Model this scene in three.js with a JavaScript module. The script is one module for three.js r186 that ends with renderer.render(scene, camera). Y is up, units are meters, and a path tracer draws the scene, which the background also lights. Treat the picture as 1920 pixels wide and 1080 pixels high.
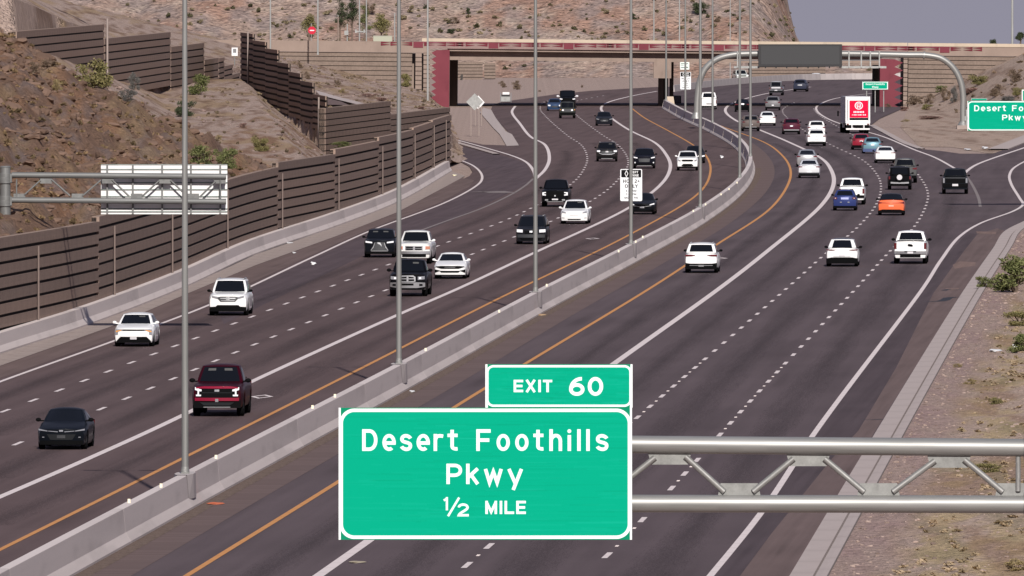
import * as THREE from 'three';
import { mergeGeometries } from 'three/addons/utils/BufferGeometryUtils.js';

// ---------------------------------------------------------------- camera, sky, sun, exposure
const F = 24000, HC = 17.7, PITCH = Math.atan(612 / F);      // focal length in pixels of a 1920-wide frame, height above the road, tilt
const scene = new THREE.Scene();
const camera = new THREE.PerspectiveCamera(2 * Math.atan(540 / F) * 180 / Math.PI, 16 / 9, 20, 40000);
camera.position.set(0, HC, 0); camera.rotation.x = -PITCH;
const renderer = new THREE.WebGLRenderer({ antialias: true });
renderer.toneMapping = THREE.LinearToneMapping;
renderer.toneMappingExposure = 1.06;
renderer.shadowMap.enabled = true;
const SUN = new THREE.Vector3(0.10, Math.tan(32 * Math.PI / 180), 1).normalize();   // towards the sun: behind the camera, a little to the right
const sun = new THREE.DirectionalLight(new THREE.Color(1.0, 0.955, 0.90), 4.7);
sun.name = 'sun'; sun.target.position.set(0, 0, -900); sun.position.copy(sun.target.position).addScaledVector(SUN, 1500);
sun.castShadow = true; sun.shadow.mapSize.set(4096, 4096);
Object.assign(sun.shadow.camera, { left: -160, right: 160, top: 700, bottom: -700, near: 100, far: 3500 });
scene.add(sun, sun.target);
{ // clear desert afternoon: pale lavender-grey haze low down, deeper blue above
  const W = 256, Hh = 128, d = new Float32Array(W * Hh * 4), mix = (a, b, t) => a + (b - a) * t;
  for (let j = 0; j < Hh; j++) for (let i = 0; i < W; i++) {
    const el = (j + 0.5) / Hh * Math.PI - Math.PI / 2, t = Math.pow(Math.min(1, Math.max(0, Math.sin(el))), 0.55), o = (j * W + i) * 4;
    d[o] = mix(0.272, 0.095, t); d[o + 1] = mix(0.262, 0.125, t); d[o + 2] = mix(0.325, 0.235, t); d[o + 3] = 1;
  }
  const t = new THREE.DataTexture(d, W, Hh, THREE.RGBAFormat, THREE.FloatType);
  t.mapping = THREE.EquirectangularReflectionMapping; t.magFilter = t.minFilter = THREE.LinearFilter; t.needsUpdate = true;
  scene.background = t; scene.environment = t;
}

// ---------------------------------------------------------------- helpers
const V3 = (x, y, z) => new THREE.Vector3(x, y, z), lerp = (a, b, t) => a + (b - a) * t, clamp = (x, a = 0, b = 1) => Math.min(b, Math.max(a, x));
const sstep = (a, b, x) => { const t = clamp((x - a) / (b - a)); return t * t * (3 - 2 * t); };
const cP = Math.cos(PITCH), sP = Math.sin(PITCH);
function ray(px, py) { const u = (px - 960) / F, v = -(py - 540) / F; return V3(u, v * cP - sP, -v * sP - cP); }
function G(px, py, Y = 0) { const d = ray(px, py), t = (Y - HC) / d.y; return V3(d.x * t, Y, d.z * t); }         // survey: the point at height Y seen at a pixel
function P(px, py, D) { const d = ray(px, py), t = D / -d.z; return V3(d.x * t, HC + d.y * t, -D); }            // survey: the point at distance D seen at a pixel
let seedN = 7; const rnd = () => { seedN = (seedN * 1664525 + 1013904223) >>> 0; return seedN / 4294967296; };
const rr = (a, b) => a + (b - a) * rnd();
function h2(x, y, s) { let h = Math.imul(x | 0, 374761393) + Math.imul(y | 0, 668265263) + Math.imul(s | 0, 974634527); h = Math.imul(h ^ (h >>> 13), 1274126177); return ((h ^ (h >>> 16)) >>> 0) / 4294967296; }
function vn(x, y, s = 0, px = 0, py = 0) {                   // value noise, periodic when px, py are given
  const xi = Math.floor(x), yi = Math.floor(y), fx = x - xi, fy = y - yi, u = fx * fx * (3 - 2 * fx), v = fy * fy * (3 - 2 * fy);
  const w = (n, p) => p ? ((n % p) + p) % p : n;
  const a = h2(w(xi, px), w(yi, py), s), b = h2(w(xi + 1, px), w(yi, py), s), c = h2(w(xi, px), w(yi + 1, py), s), e = h2(w(xi + 1, px), w(yi + 1, py), s);
  return lerp(lerp(a, b, u), lerp(c, e, u), v);
}
function fbm(x, y, o = 4, s = 0, px = 0, py = 0) { let r = 0, a = 0.5, n = 0; for (let i = 0; i < o; i++) { r += a * vn(x, y, s + i, px, py); n += a; x *= 2; y *= 2; px *= 2; py *= 2; a *= 0.5; } return r / n; }
const toS = (c) => Math.round(255 * clamp(c <= 0.0031308 ? c * 12.92 : 1.055 * Math.pow(c, 1 / 2.4) - 0.055));
function tex(w, h, fn, linear) {                             // a repeating texture from a function of (u, v) in 0..1
  const d = new Uint8Array(w * h * 4);
  for (let j = 0; j < h; j++) for (let i = 0; i < w; i++) {
    const c = fn(i / w, j / h), o = (j * w + i) * 4;
    if (linear) { d[o] = d[o + 1] = d[o + 2] = Math.round(255 * clamp(c)); } else { d[o] = toS(c[0]); d[o + 1] = toS(c[1]); d[o + 2] = toS(c[2]); }
    d[o + 3] = 255;
  }
  const t = new THREE.DataTexture(d, w, h); t.wrapS = t.wrapT = THREE.RepeatWrapping; t.magFilter = THREE.LinearFilter; t.minFilter = THREE.LinearMipmapLinearFilter; t.generateMipmaps = true;
  if (!linear) t.colorSpace = THREE.SRGBColorSpace; t.needsUpdate = true; return t;
}
const std = (o) => { const p = { roughness: 0.9, ...o }; return p.roughness >= 0.8 ? new THREE.MeshPhysicalMaterial({ specularIntensity: 0.2, ...p }) : new THREE.MeshStandardMaterial(p); };   // dusty surfaces have almost no gloss
const lin = (r, g, b) => new THREE.Color().setRGB(r, g, b);
const scaled = (t, u, v) => { const c = t.clone(); c.repeat.set(1 / u, 1 / v); c.needsUpdate = true; return c; };
const taken = new Map();
function numbered(n) { const k = taken.get(n) ?? 0; taken.set(n, k + 1); return k ? n + '_' + String(k).padStart(3, '0') : n; }
function add(o, parent) { o.traverse((m) => { m.castShadow = m.receiveShadow = true; }); (parent ?? scene).add(o); return o; }
function mesh(name, geo, mat, parent) { const m = new THREE.Mesh(geo, mat); m.name = parent ? name : numbered(name); return add(m, parent); }
function thing(name, label, category, pos = [0, 0, 0], turn = 0, group) {
  const g = new THREE.Group(); g.name = numbered(name); g.position.set(...pos); g.rotation.y = turn; g.userData = { label, category }; if (group) g.userData.group = group; scene.add(g); return g;
}
function struct(name) { const g = new THREE.Group(); g.name = numbered(name); g.userData = { kind: 'structure' }; scene.add(g); return g; }
function tag(o, label, category, group) { o.userData = { label, category }; if (group) o.userData.group = group; return o; }
// geometry from loose quads and triangles, uv in metres
class Geo {
  constructor() { this.p = []; this.uv = []; this.c = null; }
  tri(a, b, c, ua, ub, uc) { for (const q of [a, b, c]) this.p.push(q.x, q.y, q.z); if (ua) this.uv.push(...ua, ...ub, ...uc); else this.uv.push(...autoUV(a, b, c)); return this; }
  quad(a, b, c, d, uvs) { this.tri(a, b, c, ...(uvs ? [uvs[0], uvs[1], uvs[2]] : [])); this.tri(a, c, d, ...(uvs ? [uvs[0], uvs[2], uvs[3]] : [])); return this; }
  box(x0, y0, z0, x1, y1, z1) {
    const q = (i) => V3(i & 1 ? x1 : x0, i & 2 ? y1 : y0, i & 4 ? z1 : z0);
    for (const [a, b, c, d] of [[4, 5, 7, 6], [1, 0, 2, 3], [0, 4, 6, 2], [5, 1, 3, 7], [6, 7, 3, 2], [0, 1, 5, 4]]) this.quad(q(a), q(b), q(c), q(d));
    return this;
  }
  build() { const g = new THREE.BufferGeometry(); g.setAttribute('position', new THREE.Float32BufferAttribute(this.p, 3)); g.setAttribute('uv', new THREE.Float32BufferAttribute(this.uv, 2)); if (this.c) g.setAttribute('color', new THREE.Float32BufferAttribute(this.c, 3)); g.computeVertexNormals(); return g; }
}
function autoUV(a, b, c) {
  const n = b.clone().sub(a).cross(c.clone().sub(a)), x = Math.abs(n.x), y = Math.abs(n.y), z = Math.abs(n.z);
  const f = y >= x && y >= z ? (q) => [q.x, q.z] : x >= z ? (q) => [q.z, q.y] : (q) => [q.x, q.y];
  return [...f(a), ...f(b), ...f(c)];
}
function wuv(g) {                                            // world-size uv for any geometry
  g = g.index ? g.toNonIndexed() : g; const p = g.attributes.position, uv = [];
  for (let i = 0; i < p.count; i += 3) uv.push(...autoUV(V3().fromBufferAttribute(p, i), V3().fromBufferAttribute(p, i + 1), V3().fromBufferAttribute(p, i + 2)));
  g.setAttribute('uv', new THREE.Float32BufferAttribute(uv, 2)); return g;
}
const plain = (g) => { g = g.index ? g.toNonIndexed() : g; for (const k of Object.keys(g.attributes)) if (!['position', 'normal', 'uv'].includes(k)) g.deleteAttribute(k); return g; };
const merge = (l) => mergeGeometries(l.map(plain));
const boxG = (x, y, z, cx = 0, cy = 0, cz = 0) => new Geo().box(cx - x / 2, cy - y / 2, cz - z / 2, cx + x / 2, cy + y / 2, cz + z / 2).build();
function bar(a, b, r0, r1 = r0, seg = 14) {                  // round bar from a to b
  const d = b.clone().sub(a), g = new THREE.CylinderGeometry(r1, r0, d.length(), seg, 1);
  g.applyQuaternion(new THREE.Quaternion().setFromUnitVectors(V3(0, 1, 0), d.clone().normalize())); g.translate((a.x + b.x) / 2, (a.y + b.y) / 2, (a.z + b.z) / 2); return g;
}
function pathOf(pts, step = 4, y) {                          // smooth polyline along surveyed pixels
  const c = new THREE.CatmullRomCurve3(pts.map((q) => Array.isArray(q) ? G(q[0], q[1], y ?? 0) : q), false, 'centripetal'); c.arcLengthDivisions = 1500;
  return c.getSpacedPoints(Math.max(2, Math.ceil(c.getLength() / step)));
}
function offsetPath(path, o) {
  return path.map((q, i) => { const t = path[Math.min(path.length - 1, i + 1)].clone().sub(path[Math.max(0, i - 1)]).setY(0).normalize(); return V3(q.x - t.z * o, q.y, q.z + t.x * o); });
}
function sweep(path, profile, closed = false, capped = true) { // profile: [offset to the right, height] pairs from left to right
  const g = new Geo(), rings = path.map((q, i) => {
    const t = path[Math.min(path.length - 1, i + 1)].clone().sub(path[Math.max(0, i - 1)]).setY(0).normalize();
    return profile.map(([o, y]) => V3(q.x - t.z * o, q.y + y, q.z + t.x * o));
  });
  let u = 0; const n = profile.length, m = closed ? n : n - 1;
  for (let i = 0; i + 1 < rings.length; i++) {
    const du = path[i].distanceTo(path[i + 1]); let v = 0;
    for (let k = 0; k < m; k++) {
      const k2 = (k + 1) % n, dv = rings[i][k].distanceTo(rings[i][k2]);
      g.quad(rings[i][k], rings[i][k2], rings[i + 1][k2], rings[i + 1][k], [[u, v], [u, v + dv], [u + du, v + dv], [u + du, v]]); v += dv;
    }
    u += du;
  }
  if (closed && capped) for (const r of [rings[0], rings[rings.length - 1]]) for (let k = 1; k + 1 < n; k++) g.tri(r[0], r[k], r[k + 1]);
  return g.build();
}
function cut(path, D0, D1) { return path.filter((q) => -q.z >= D0 && -q.z <= D1); }
function flat(pts, Y, shear = 0) {                           // level sheet bounded by surveyed pixels or points
  const w = pts.map((q) => Array.isArray(q) ? G(q[0], q[1]) : q), s = new THREE.Shape(w.map((q) => new THREE.Vector2(q.x, -q.z))), g = new THREE.ShapeGeometry(s);
  const p = g.attributes.position, uv = g.attributes.uv;
  for (let i = 0; i < p.count; i++) { const x = p.getX(i), d = p.getY(i); p.setXYZ(i, x, Y, -d); uv.setXY(i, x - d * shear, d); }
  g.computeVertexNormals(); return g;
}
const xAtD = (path, D) => { for (let i = 0; i + 1 < path.length; i++) { const a = -path[i].z, b = -path[i + 1].z; if ((a - D) * (b - D) <= 0) return lerp(path[i].x, path[i + 1].x, (D - a) / (b - a || 1)); } const e = D < -path[0].z ? [path[0], path[1]] : [path[path.length - 2], path[path.length - 1]]; return lerp(e[0].x, e[1].x, (D + e[0].z) / (e[0].z - e[1].z)); };
const Drow = (py) => -G(960, py).z;

// ---------------------------------------------------------------- materials
const speck = (u, v, s, n = 256) => h2(Math.floor(u * n), Math.floor(v * n), s);
function asphaltTex(r, g, b, seed) {
  return tex(1024, 1024, (u, v) => {
    const streak = fbm(u * 48, v * 3, 3, seed, 48, 3), patch = fbm(u * 8, v * 10, 4, seed + 9, 8, 10), sp = speck(u, v, seed, 1024), k = 0.70 + 0.36 * streak + 0.22 * patch + 0.12 * (sp - 0.5);
    const oil = sstep(0.62, 0.8, fbm(u * 24, v * 2, 3, seed + 31, 24, 2)) * 0.12;
    return [r * (k - oil), g * (k - oil), b * (k - oil)];
  });
}
const tAsphL = asphaltTex(0.114, 0.079, 0.078, 3), tAsphR = asphaltTex(0.103, 0.078, 0.083, 5), tShould = asphaltTex(0.148, 0.105, 0.098, 11), tDark = asphaltTex(0.084, 0.063, 0.068, 17);
const tConc = tex(512, 512, (u, v) => { const k = 0.80 + 0.22 * fbm(u * 6, v * 6, 5, 21, 6, 6) + 0.06 * (speck(u, v, 2, 512) - 0.5) - 0.10 * sstep(0.6, 0.8, fbm(u * 16, v * 4, 4, 40, 16, 4)); return [0.50 * k, 0.445 * k, 0.43 * k]; });
const tBlock = tex(512, 512, (u, v) => { const k = 0.70 + 0.35 * fbm(u * 40, v * 40, 4, 51, 40, 40) + 0.18 * (fbm(u * 5, v * 3, 3, 60, 5, 3) - 0.5) + 0.10 * (speck(u, v, 4, 512) - 0.5); return [0.345 * k, 0.252 * k, 0.205 * k]; });
const bBlock = tex(512, 512, (u, v) => 0.6 * fbm(u * 48, v * 48, 4, 51, 48, 48) + 0.4 * speck(u, v, 4, 256), true);
const tSteel = tex(256, 256, (u, v) => { const k = 0.66 + 0.42 * fbm(u * 14, v * 14, 4, 71, 14, 14) + 0.16 * (fbm(u * 3, v * 3, 2, 75, 3, 3) - 0.5) + 0.10 * (speck(u, v, 6, 64) - 0.5); return [0.47 * k, 0.47 * k, 0.47 * k]; });
const tSoil = tex(1024, 1024, (u, v) => {                    // stones and dust, multiplied by the vertex colours of the terrain
  const a = fbm(u * 32, v * 32, 5, 81, 32, 32), b = fbm(u * 90, v * 90, 3, 92, 90, 90), s = speck(u, v, 8, 512), k = 0.50 + 0.36 * a + 0.40 * (b - 0.5) + 0.16 * (s - 0.5), stone = sstep(0.66, 0.74, b) * 0.16, hole = sstep(0.34, 0.24, b) * 0.2;
  return [k + stone - hole, (k + stone - hole) * 0.985, (k + stone - hole) * 0.97];
});
const bSoil = tex(1024, 1024, (u, v) => 0.5 * fbm(u * 32, v * 32, 5, 81, 32, 32) + 0.5 * fbm(u * 90, v * 90, 3, 92, 90, 90), true);
const M = {
  asphL: std({ map: scaled(tAsphL, 30, 90), roughness: 0.93 }), asphR: std({ map: scaled(tAsphR, 30, 90), roughness: 0.93 }), should: std({ map: scaled(tShould, 12, 60) }), dark: std({ map: scaled(tDark, 12, 60) }),
  conc: std({ map: scaled(tConc, 5, 5), roughness: 0.88 }), barrier: std({ map: scaled(tConc, 110, 5), color: lin(1.28, 1.26, 1.24), roughness: 0.88 }), gutter: std({ map: scaled(tConc, 7, 9), color: lin(0.95, 0.90, 0.87) }), concDirty: std({ map: scaled(tConc, 4, 7), color: lin(0.72, 0.66, 0.62) }),
  block: std({ map: scaled(tBlock, 3, 3), bumpMap: scaled(bBlock, 3, 3), bumpScale: 0.02, roughness: 0.95 }), blockDark: std({ map: scaled(tBlock, 3, 3), color: lin(0.8, 0.8, 0.8), bumpMap: scaled(bBlock, 3, 3), bumpScale: 0.02 }),
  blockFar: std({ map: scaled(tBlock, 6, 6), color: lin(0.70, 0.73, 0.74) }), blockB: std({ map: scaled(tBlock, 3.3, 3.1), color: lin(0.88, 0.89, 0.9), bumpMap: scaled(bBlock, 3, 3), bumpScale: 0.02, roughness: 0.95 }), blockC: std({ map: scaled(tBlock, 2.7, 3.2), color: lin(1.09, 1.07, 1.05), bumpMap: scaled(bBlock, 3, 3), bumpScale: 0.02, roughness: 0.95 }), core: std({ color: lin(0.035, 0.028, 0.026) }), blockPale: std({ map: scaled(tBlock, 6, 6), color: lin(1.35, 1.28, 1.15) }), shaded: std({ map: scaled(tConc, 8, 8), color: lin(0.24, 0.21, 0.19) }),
  steel: std({ map: scaled(tSteel, 2, 2), color: lin(0.70, 0.69, 0.66), roughness: 0.48, metalness: 0.45 }), dull: std({ map: scaled(tSteel, 2, 2), color: lin(0.42, 0.42, 0.41), roughness: 0.6, metalness: 0.3 }), pole: std({ map: scaled(tSteel, 2, 2), color: lin(0.58, 0.575, 0.55), roughness: 0.6, metalness: 0.35 }), steelPale: std({ map: scaled(tSteel, 2, 2), color: lin(0.82, 0.82, 0.79), roughness: 0.7, metalness: 0.1 }), steelDark: std({ color: lin(0.2, 0.2, 0.21), roughness: 0.6, metalness: 0.3 }),
  paintW: std({ map: scaled(tConc, 3, 5), color: lin(1.55, 1.52, 1.52), roughness: 0.8 }), paintY: std({ map: scaled(tConc, 3, 5), color: lin(1.25, 0.66, 0.26), roughness: 0.8 }), paintFaded: std({ map: scaled(tConc, 3, 5), color: lin(0.52, 0.5, 0.5) }),
  soil: std({ map: scaled(tSoil, 9, 9), bumpMap: scaled(bSoil, 9, 9), bumpScale: 0.25, vertexColors: true, roughness: 0.97 }), ground: std({ map: scaled(tSoil, 14, 14), color: lin(0.50, 0.38, 0.33), roughness: 0.97 }),
  soilFar: std({ map: scaled(tSoil, 40, 40), bumpMap: scaled(bSoil, 40, 40), bumpScale: 0.7, vertexColors: true, roughness: 0.97 }),
  cream: std({ map: scaled(tConc, 8, 8), color: lin(1.15, 1.06, 0.85) }), tan: std({ map: scaled(tConc, 8, 8), color: lin(0.62, 0.53, 0.46) }), tanDeck: std({ map: scaled(tConc, 8, 8), color: lin(0.60, 0.46, 0.44) }), maroon: std({ map: scaled(tConc, 8, 8), color: lin(0.40, 0.115, 0.155) }), maroonDark: std({ map: scaled(tConc, 8, 8), color: lin(0.34, 0.07, 0.105) }),
  black: std({ color: lin(0.018, 0.017, 0.019), roughness: 0.6 }), white: std({ color: lin(0.78, 0.77, 0.76), roughness: 0.5 }), reflector: std({ color: lin(0.9, 0.82, 0.6), roughness: 0.4 }),
};
// ---------------------------------------------------------------- surveyed lines of the road (pixels of the photograph's ground plane)
const L = {
  medL: [[-260, 1205], [347, 888], [748, 682], [1004, 547], [1183, 457], [1313, 388], [1387, 333], [1407, 293], [1387, 259], [1338, 230], [1285, 207], [1247, 187]],   // top of the median barrier
  toe: [[-160, 722], [0, 664], [162, 611], [342, 541], [480, 477], [630, 425], [745, 380], [848, 321]],
  gut: [[-160, 745], [0, 686], [212, 611], [355, 549], [480, 497], [630, 443], [745, 398], [830, 353], [872, 325]],
  edgeL: [[-120, 763], [0, 716], [212, 640], [392, 572], [587, 482], [692, 434], [830, 382], [888, 352], [903, 338], [900, 322], [880, 307], [850, 297], [800, 288]],
  laneB: [[-120, 817], [22, 766], [207, 695], [399, 622], [637, 531], [840, 454], [964, 406], [1071, 345], [1096, 315], [1101, 295], [1090, 272], [1065, 255], [1022, 217], [1013, 203], [1025, 190], [1090, 180]],
  laneC: [[-120, 897], [45, 827], [240, 746], [439, 662], [659, 571], [892, 474], [1044, 410], [1131, 362], [1172, 320], [1178, 302], [1162, 275], [1125, 250], [1087, 221], [1070, 204], [1080, 190], [1140, 178]],
  hovL: [[-150, 994], [0, 932], [277, 810], [480, 712], [745, 591], [862, 540], [1000, 475], [1175, 392], [1240, 345], [1257, 312], [1247, 287], [1227, 267], [1182, 245], [1147, 222], [1127, 204], [1140, 192], [1185, 180], [1232, 171]],
  yelL: [[-150, 1105], [0, 1031], [340, 861], [665, 697], [925, 565], [1177, 442], [1307, 365], [1332, 322], [1322, 290], [1295, 269], [1247, 242], [1210, 222], [1183, 202]],
  rampLane: [[760, 443], [830, 417], [905, 390], [960, 364], [985, 348], [1000, 335]],
  goreL1: [[1004, 337], [1000, 320], [985, 303], [960, 292], [920, 280], [870, 266], [846, 260]],
  goreL2: [[1004, 336], [1022, 318], [1030, 297], [1020, 270], [997, 258], [975, 232], [960, 210], [966, 199]],
  yelR: [[300, 1112], [350, 1080], [632, 905], [855, 762], [987, 681], [1220, 540], [1342, 460], [1440, 395], [1477, 347], [1482, 318], [1468, 293], [1435, 268], [1362, 240], [1320, 224], [1275, 203]],
  hovR: [[545, 1117], [597, 1080], [705, 1004], [1150, 683], [1350, 540], [1440, 470], [1540, 385], [1563, 345], [1558, 318], [1540, 297], [1480, 267], [1430, 246], [1380, 226], [1360, 206], [1378, 192], [1440, 175], [1520, 163]],
  laneR1: [[850, 1082], [923, 1019], [1195, 783], [1430, 580], [1492, 526], [1543, 480], [1607, 427], [1642, 385], [1652, 350], [1644, 327], [1617, 300], [1565, 275], [1520, 252], [1477, 222], [1468, 205], [1490, 192]],
  laneR2: [[1095, 1080], [1156, 1025], [1443, 713], [1605, 541], [1665, 475], [1715, 424], [1736, 386], [1740, 365], [1731, 341], [1700, 307], [1660, 285], [1620, 264], [1575, 240], [1535, 215], [1525, 203]],
  edgeR: [[1303, 1115], [1332, 1080], [1427, 962], [1531, 807], [1731, 540], [1765, 487], [1800, 443], [1840, 418], [1900, 396], [1918, 384], [1912, 372], [1896, 345], [1893, 328], [1905, 312], [1960, 288], [2150, 238], [2400, 190]],
  mainR: [[1800, 322], [1792, 317], [1752, 295], [1715, 281], [1655, 256], [1600, 240], [1555, 224], [1532, 208], [1535, 197], [1580, 182], [1680, 170]],
  goreR: [[1806, 328], [1815, 319], [1835, 307], [1915, 279], [1990, 255], [2150, 218], [2400, 173]],
  goreDot: [[1838, 388], [1835, 372], [1822, 345], [1812, 331]],
};
const path = {}; for (const k in L) path[k] = pathOf(L[k], 3.5, k === 'medL' ? 1.07 : 0);
path.medL.forEach((q) => { q.y = 0; });
const med = path.medL;

const strip = (p, w, y) => sweep(p, [[-w / 2, y], [w / 2, y]]);
function dashes(parent, p, at, period, len, w, far) {
  const pos = [0]; for (let i = 1; i < p.length; i++) pos.push(pos[i - 1] + p[i].distanceTo(p[i - 1]));
  const a = G(...at); let best = 0, bd = 1e9; p.forEach((q, i) => { const d = q.distanceTo(a); if (d < bd) { bd = d; best = pos[i]; } });
  const point = (s) => { let i = 1; while (i < p.length - 1 && pos[i] < s) i++; return p[i - 1].clone().lerp(p[i], (s - pos[i - 1]) / (pos[i] - pos[i - 1])); };
  const farG = [], dots = [];
  for (let s = best - Math.floor(best / period) * period; s < pos[pos.length - 1] - len; s += period) {
    const q = [point(s - len / 2), point(s), point(s + len / 2)], k = s + period / 2;
    if (s - len / 2 < 0) continue;
    if (-q[1].z < far) mesh('lane_dash', strip(q, w, 0.010), M.paintW, parent); else farG.push(strip(q, w, 0.010));
    if (-q[1].z < 560 && k + 1 < pos[pos.length - 1]) { const e = point(k), g = new Geo(), t = point(k + 0.5).sub(e).normalize(); for (const o of [-0.5, 0.5]) { const c = e.clone().addScaledVector(t, o * 0.5); g.box(c.x - 0.05, 0.003, c.z - 0.05, c.x + 0.05, 0.02, c.z + 0.05); } dots.push(g.build()); }
  }
  if (farG.length) mesh('lane_dash', merge(farG), M.paintW, parent).userData.kind = 'stuff';
  if (dots.length && parent.name === 'eastbound_road') mesh('pavement_marker', merge(dots), M.paintW, parent).userData.kind = 'stuff';
}
function diamond(parent, px, py, tan, len = 4.6, wid = 0.95) {
  const c = G(px, py), f = tan.clone().normalize(), r = V3(-f.z, 0, f.x), g = new Geo(), k = 0.62;
  const o = [c.clone().addScaledVector(f, len / 2), c.clone().addScaledVector(r, wid / 2), c.clone().addScaledVector(f, -len / 2), c.clone().addScaledVector(r, -wid / 2)], n = o.map((q) => q.clone().sub(c).multiplyScalar(k).add(c));
  for (const q of [...o, ...n]) q.y = 0.011;
  for (let i = 0; i < 4; i++) g.quad(o[i], o[(i + 1) % 4], n[(i + 1) % 4], n[i]);
  mesh('carpool_diamond', g.build(), M.paintW, parent);
}
const tangentAt = (p, z) => { for (let i = 0; i + 1 < p.length; i++) if ((p[i].z - z) * (p[i + 1].z - z) <= 0) return p[i + 1].clone().sub(p[i]).normalize(); return p[1].clone().sub(p[0]).normalize(); };

// ---------------------------------------------------------------- ground and roads
{
  const g = new Geo(), q = (x, y, d) => V3(x, y, -d), prof = [[-200, -0.06], [1750, -0.06], [1960, -0.08], [3200, -11], [14000, -108]];
  for (let i = 0; i + 1 < prof.length; i++) { const [d0, y0] = prof[i], [d1, y1] = prof[i + 1], w0 = 400 + Math.max(0, d0), w1 = 400 + d1; g.quad(q(-w0, y0, d0), q(w0, y0, d0), q(w1, y1, d1), q(-w1, y1, d1)); }
  mesh('desert_ground', g.build(), M.ground).userData = { kind: 'structure' };
}
const medNear = med.filter((q) => -q.z < 1640), rl = struct('westbound_road'), rrd = struct('eastbound_road');
const medPts = med.filter((_, i) => i % 3 === 0);
mesh('asphalt', flat([...L.gut.slice(0, -1), [880, 330], [886, 322], [880, 312], [850, 296], [780, 285], [780, 250], [850, 259], [905, 271], [960, 273], [974, 274], [960, 255], [946, 240], [926, 218], [920, 206], [924, 197], [940, 191], [1047, 176], [1110, 170], [1232, 163], [1245, 163], [1246, 178], ...[...medPts].reverse()], 0, 0.049), M.asphL, rl);
mesh('asphalt', flat([...medPts, [1246, 178], [1245, 163], [1330, 160], [1435, 153], [1540, 148], [1650, 147], [1760, 147], [1760, 165], [1700, 200], [1650, 222], [1632, 235], [1658, 250], [1692, 268], [1724, 279], [1765, 283], [1800, 288], [1862, 288], [1884, 280], [1990, 240], [2120, 205], [2420, 160], [2420, 215], [2150, 275], [2040, 325], [1985, 372], [1925, 412], [1885, 432], [1862, 465], [1805, 547], [1642, 810], [1480, 1080], [1420, 1180]], 0, 0.051), M.asphR, rrd);
// shoulders: dusty strip beside the median, paler strip beside the right kerb, dark sealed band along the edge line
mesh('shoulder', sweep(cut(offsetPath(med, 0.35), 300, 1380), [[0, 0.005], [1.7, 0.005]]), M.should, rrd);
mesh('dust_strip', sweep(cut(offsetPath(med, 0.40), 300, 1100), [[0, 0.010], [0.5, 0.010]]), std({ map: scaled(tSoil, 5, 5), color: lin(0.21, 0.155, 0.13), roughness: 1 }), rrd);
mesh('shoulder', flat([[1610, 807], [1560, 860], [1447, 1000], [1380, 1090], [1475, 1090], [1600, 880], [1640, 810], [1804, 547], [1861, 465], [1884, 433], [1870, 428], [1832, 440], [1808, 470], [1750, 550], [1680, 690]], 0.005, 0.06), M.should, rrd);
mesh('dark_band', flat([[1534, 807], [1430, 965], [1336, 1080], [1310, 1112], [1372, 1100], [1447, 1000], [1560, 860], [1610, 807], [1680, 690], [1750, 550], [1808, 470], [1832, 440], [1815, 436], [1768, 487], [1734, 540]], 0.006, 0.06), M.dark, rrd);
mesh('shoulder', flat([[-150, 746], [0, 687], [212, 612], [355, 550], [480, 498], [630, 444], [745, 399], [830, 354], [862, 333], [889, 338], [880, 350], [820, 382], [690, 431], [580, 480], [390, 567], [212, 634], [0, 709], [-150, 766]], 0.005, 0.05), M.should, rl);
mesh('dark_band', flat([[420, 608], [700, 470], [850, 412], [985, 347], [999, 330], [986, 306], [900, 278], [850, 264], [790, 258], [790, 282], [852, 296], [882, 306], [902, 321], [905, 338], [890, 354], [830, 384], [690, 437], [587, 485], [400, 572]], 0.004, 0.05), std({ map: scaled(tDark, 14, 50), color: lin(1.15, 1.12, 1.12) }), rl);
const ln = (road, p, w, mat, name) => mesh(name, strip(p, w, 0.010), mat, road);
ln(rl, path.edgeL, 0.2, M.paintW, 'edge_line'); ln(rl, path.hovL, 0.30, M.paintW, 'carpool_line'); ln(rl, path.yelL, 0.19, M.paintY, 'yellow_line');
ln(rl, path.rampLane, 0.2, M.paintFaded, 'faded_line'); ln(rl, path.goreL1, 0.26, M.paintW, 'gore_line'); ln(rl, path.goreL2, 0.3, M.paintW, 'gore_line');
ln(rrd, path.yelR, 0.20, M.paintY, 'yellow_line'); ln(rrd, path.hovR, 0.33, M.paintW, 'carpool_line'); ln(rrd, path.edgeR, 0.22, M.paintW, 'edge_line');
ln(rrd, path.mainR, 0.26, M.paintW, 'gore_line'); ln(rrd, path.goreR, 0.3, M.paintW, 'gore_line'); ln(rrd, path.goreDot, 0.22, M.paintFaded, 'faded_line');
dashes(rl, path.laneB, [164, 712], 12.19, 3.7, 0.175, 1150); dashes(rl, path.laneC, [240, 746], 12.19, 3.7, 0.175, 1150);
dashes(rrd, path.laneR1, [1195, 783], 12.19, 3.7, 0.175, 1150); dashes(rrd, path.laneR2, [1443, 713], 12.19, 3.7, 0.175, 1150);
diamond(rl, 491, 744, tangentAt(path.hovL, G(491, 744).z)); diamond(rl, 1111, 447.5, tangentAt(path.hovL, G(1111, 447).z)); diamond(rrd, 1350, 484.5, tangentAt(path.hovR, G(1350, 484).z));
mesh('lane_arrow', strip([G(902, 360), G(922, 358.6), G(943, 361.5)], 2.2, 0.010), M.paintFaded, rl);

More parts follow.
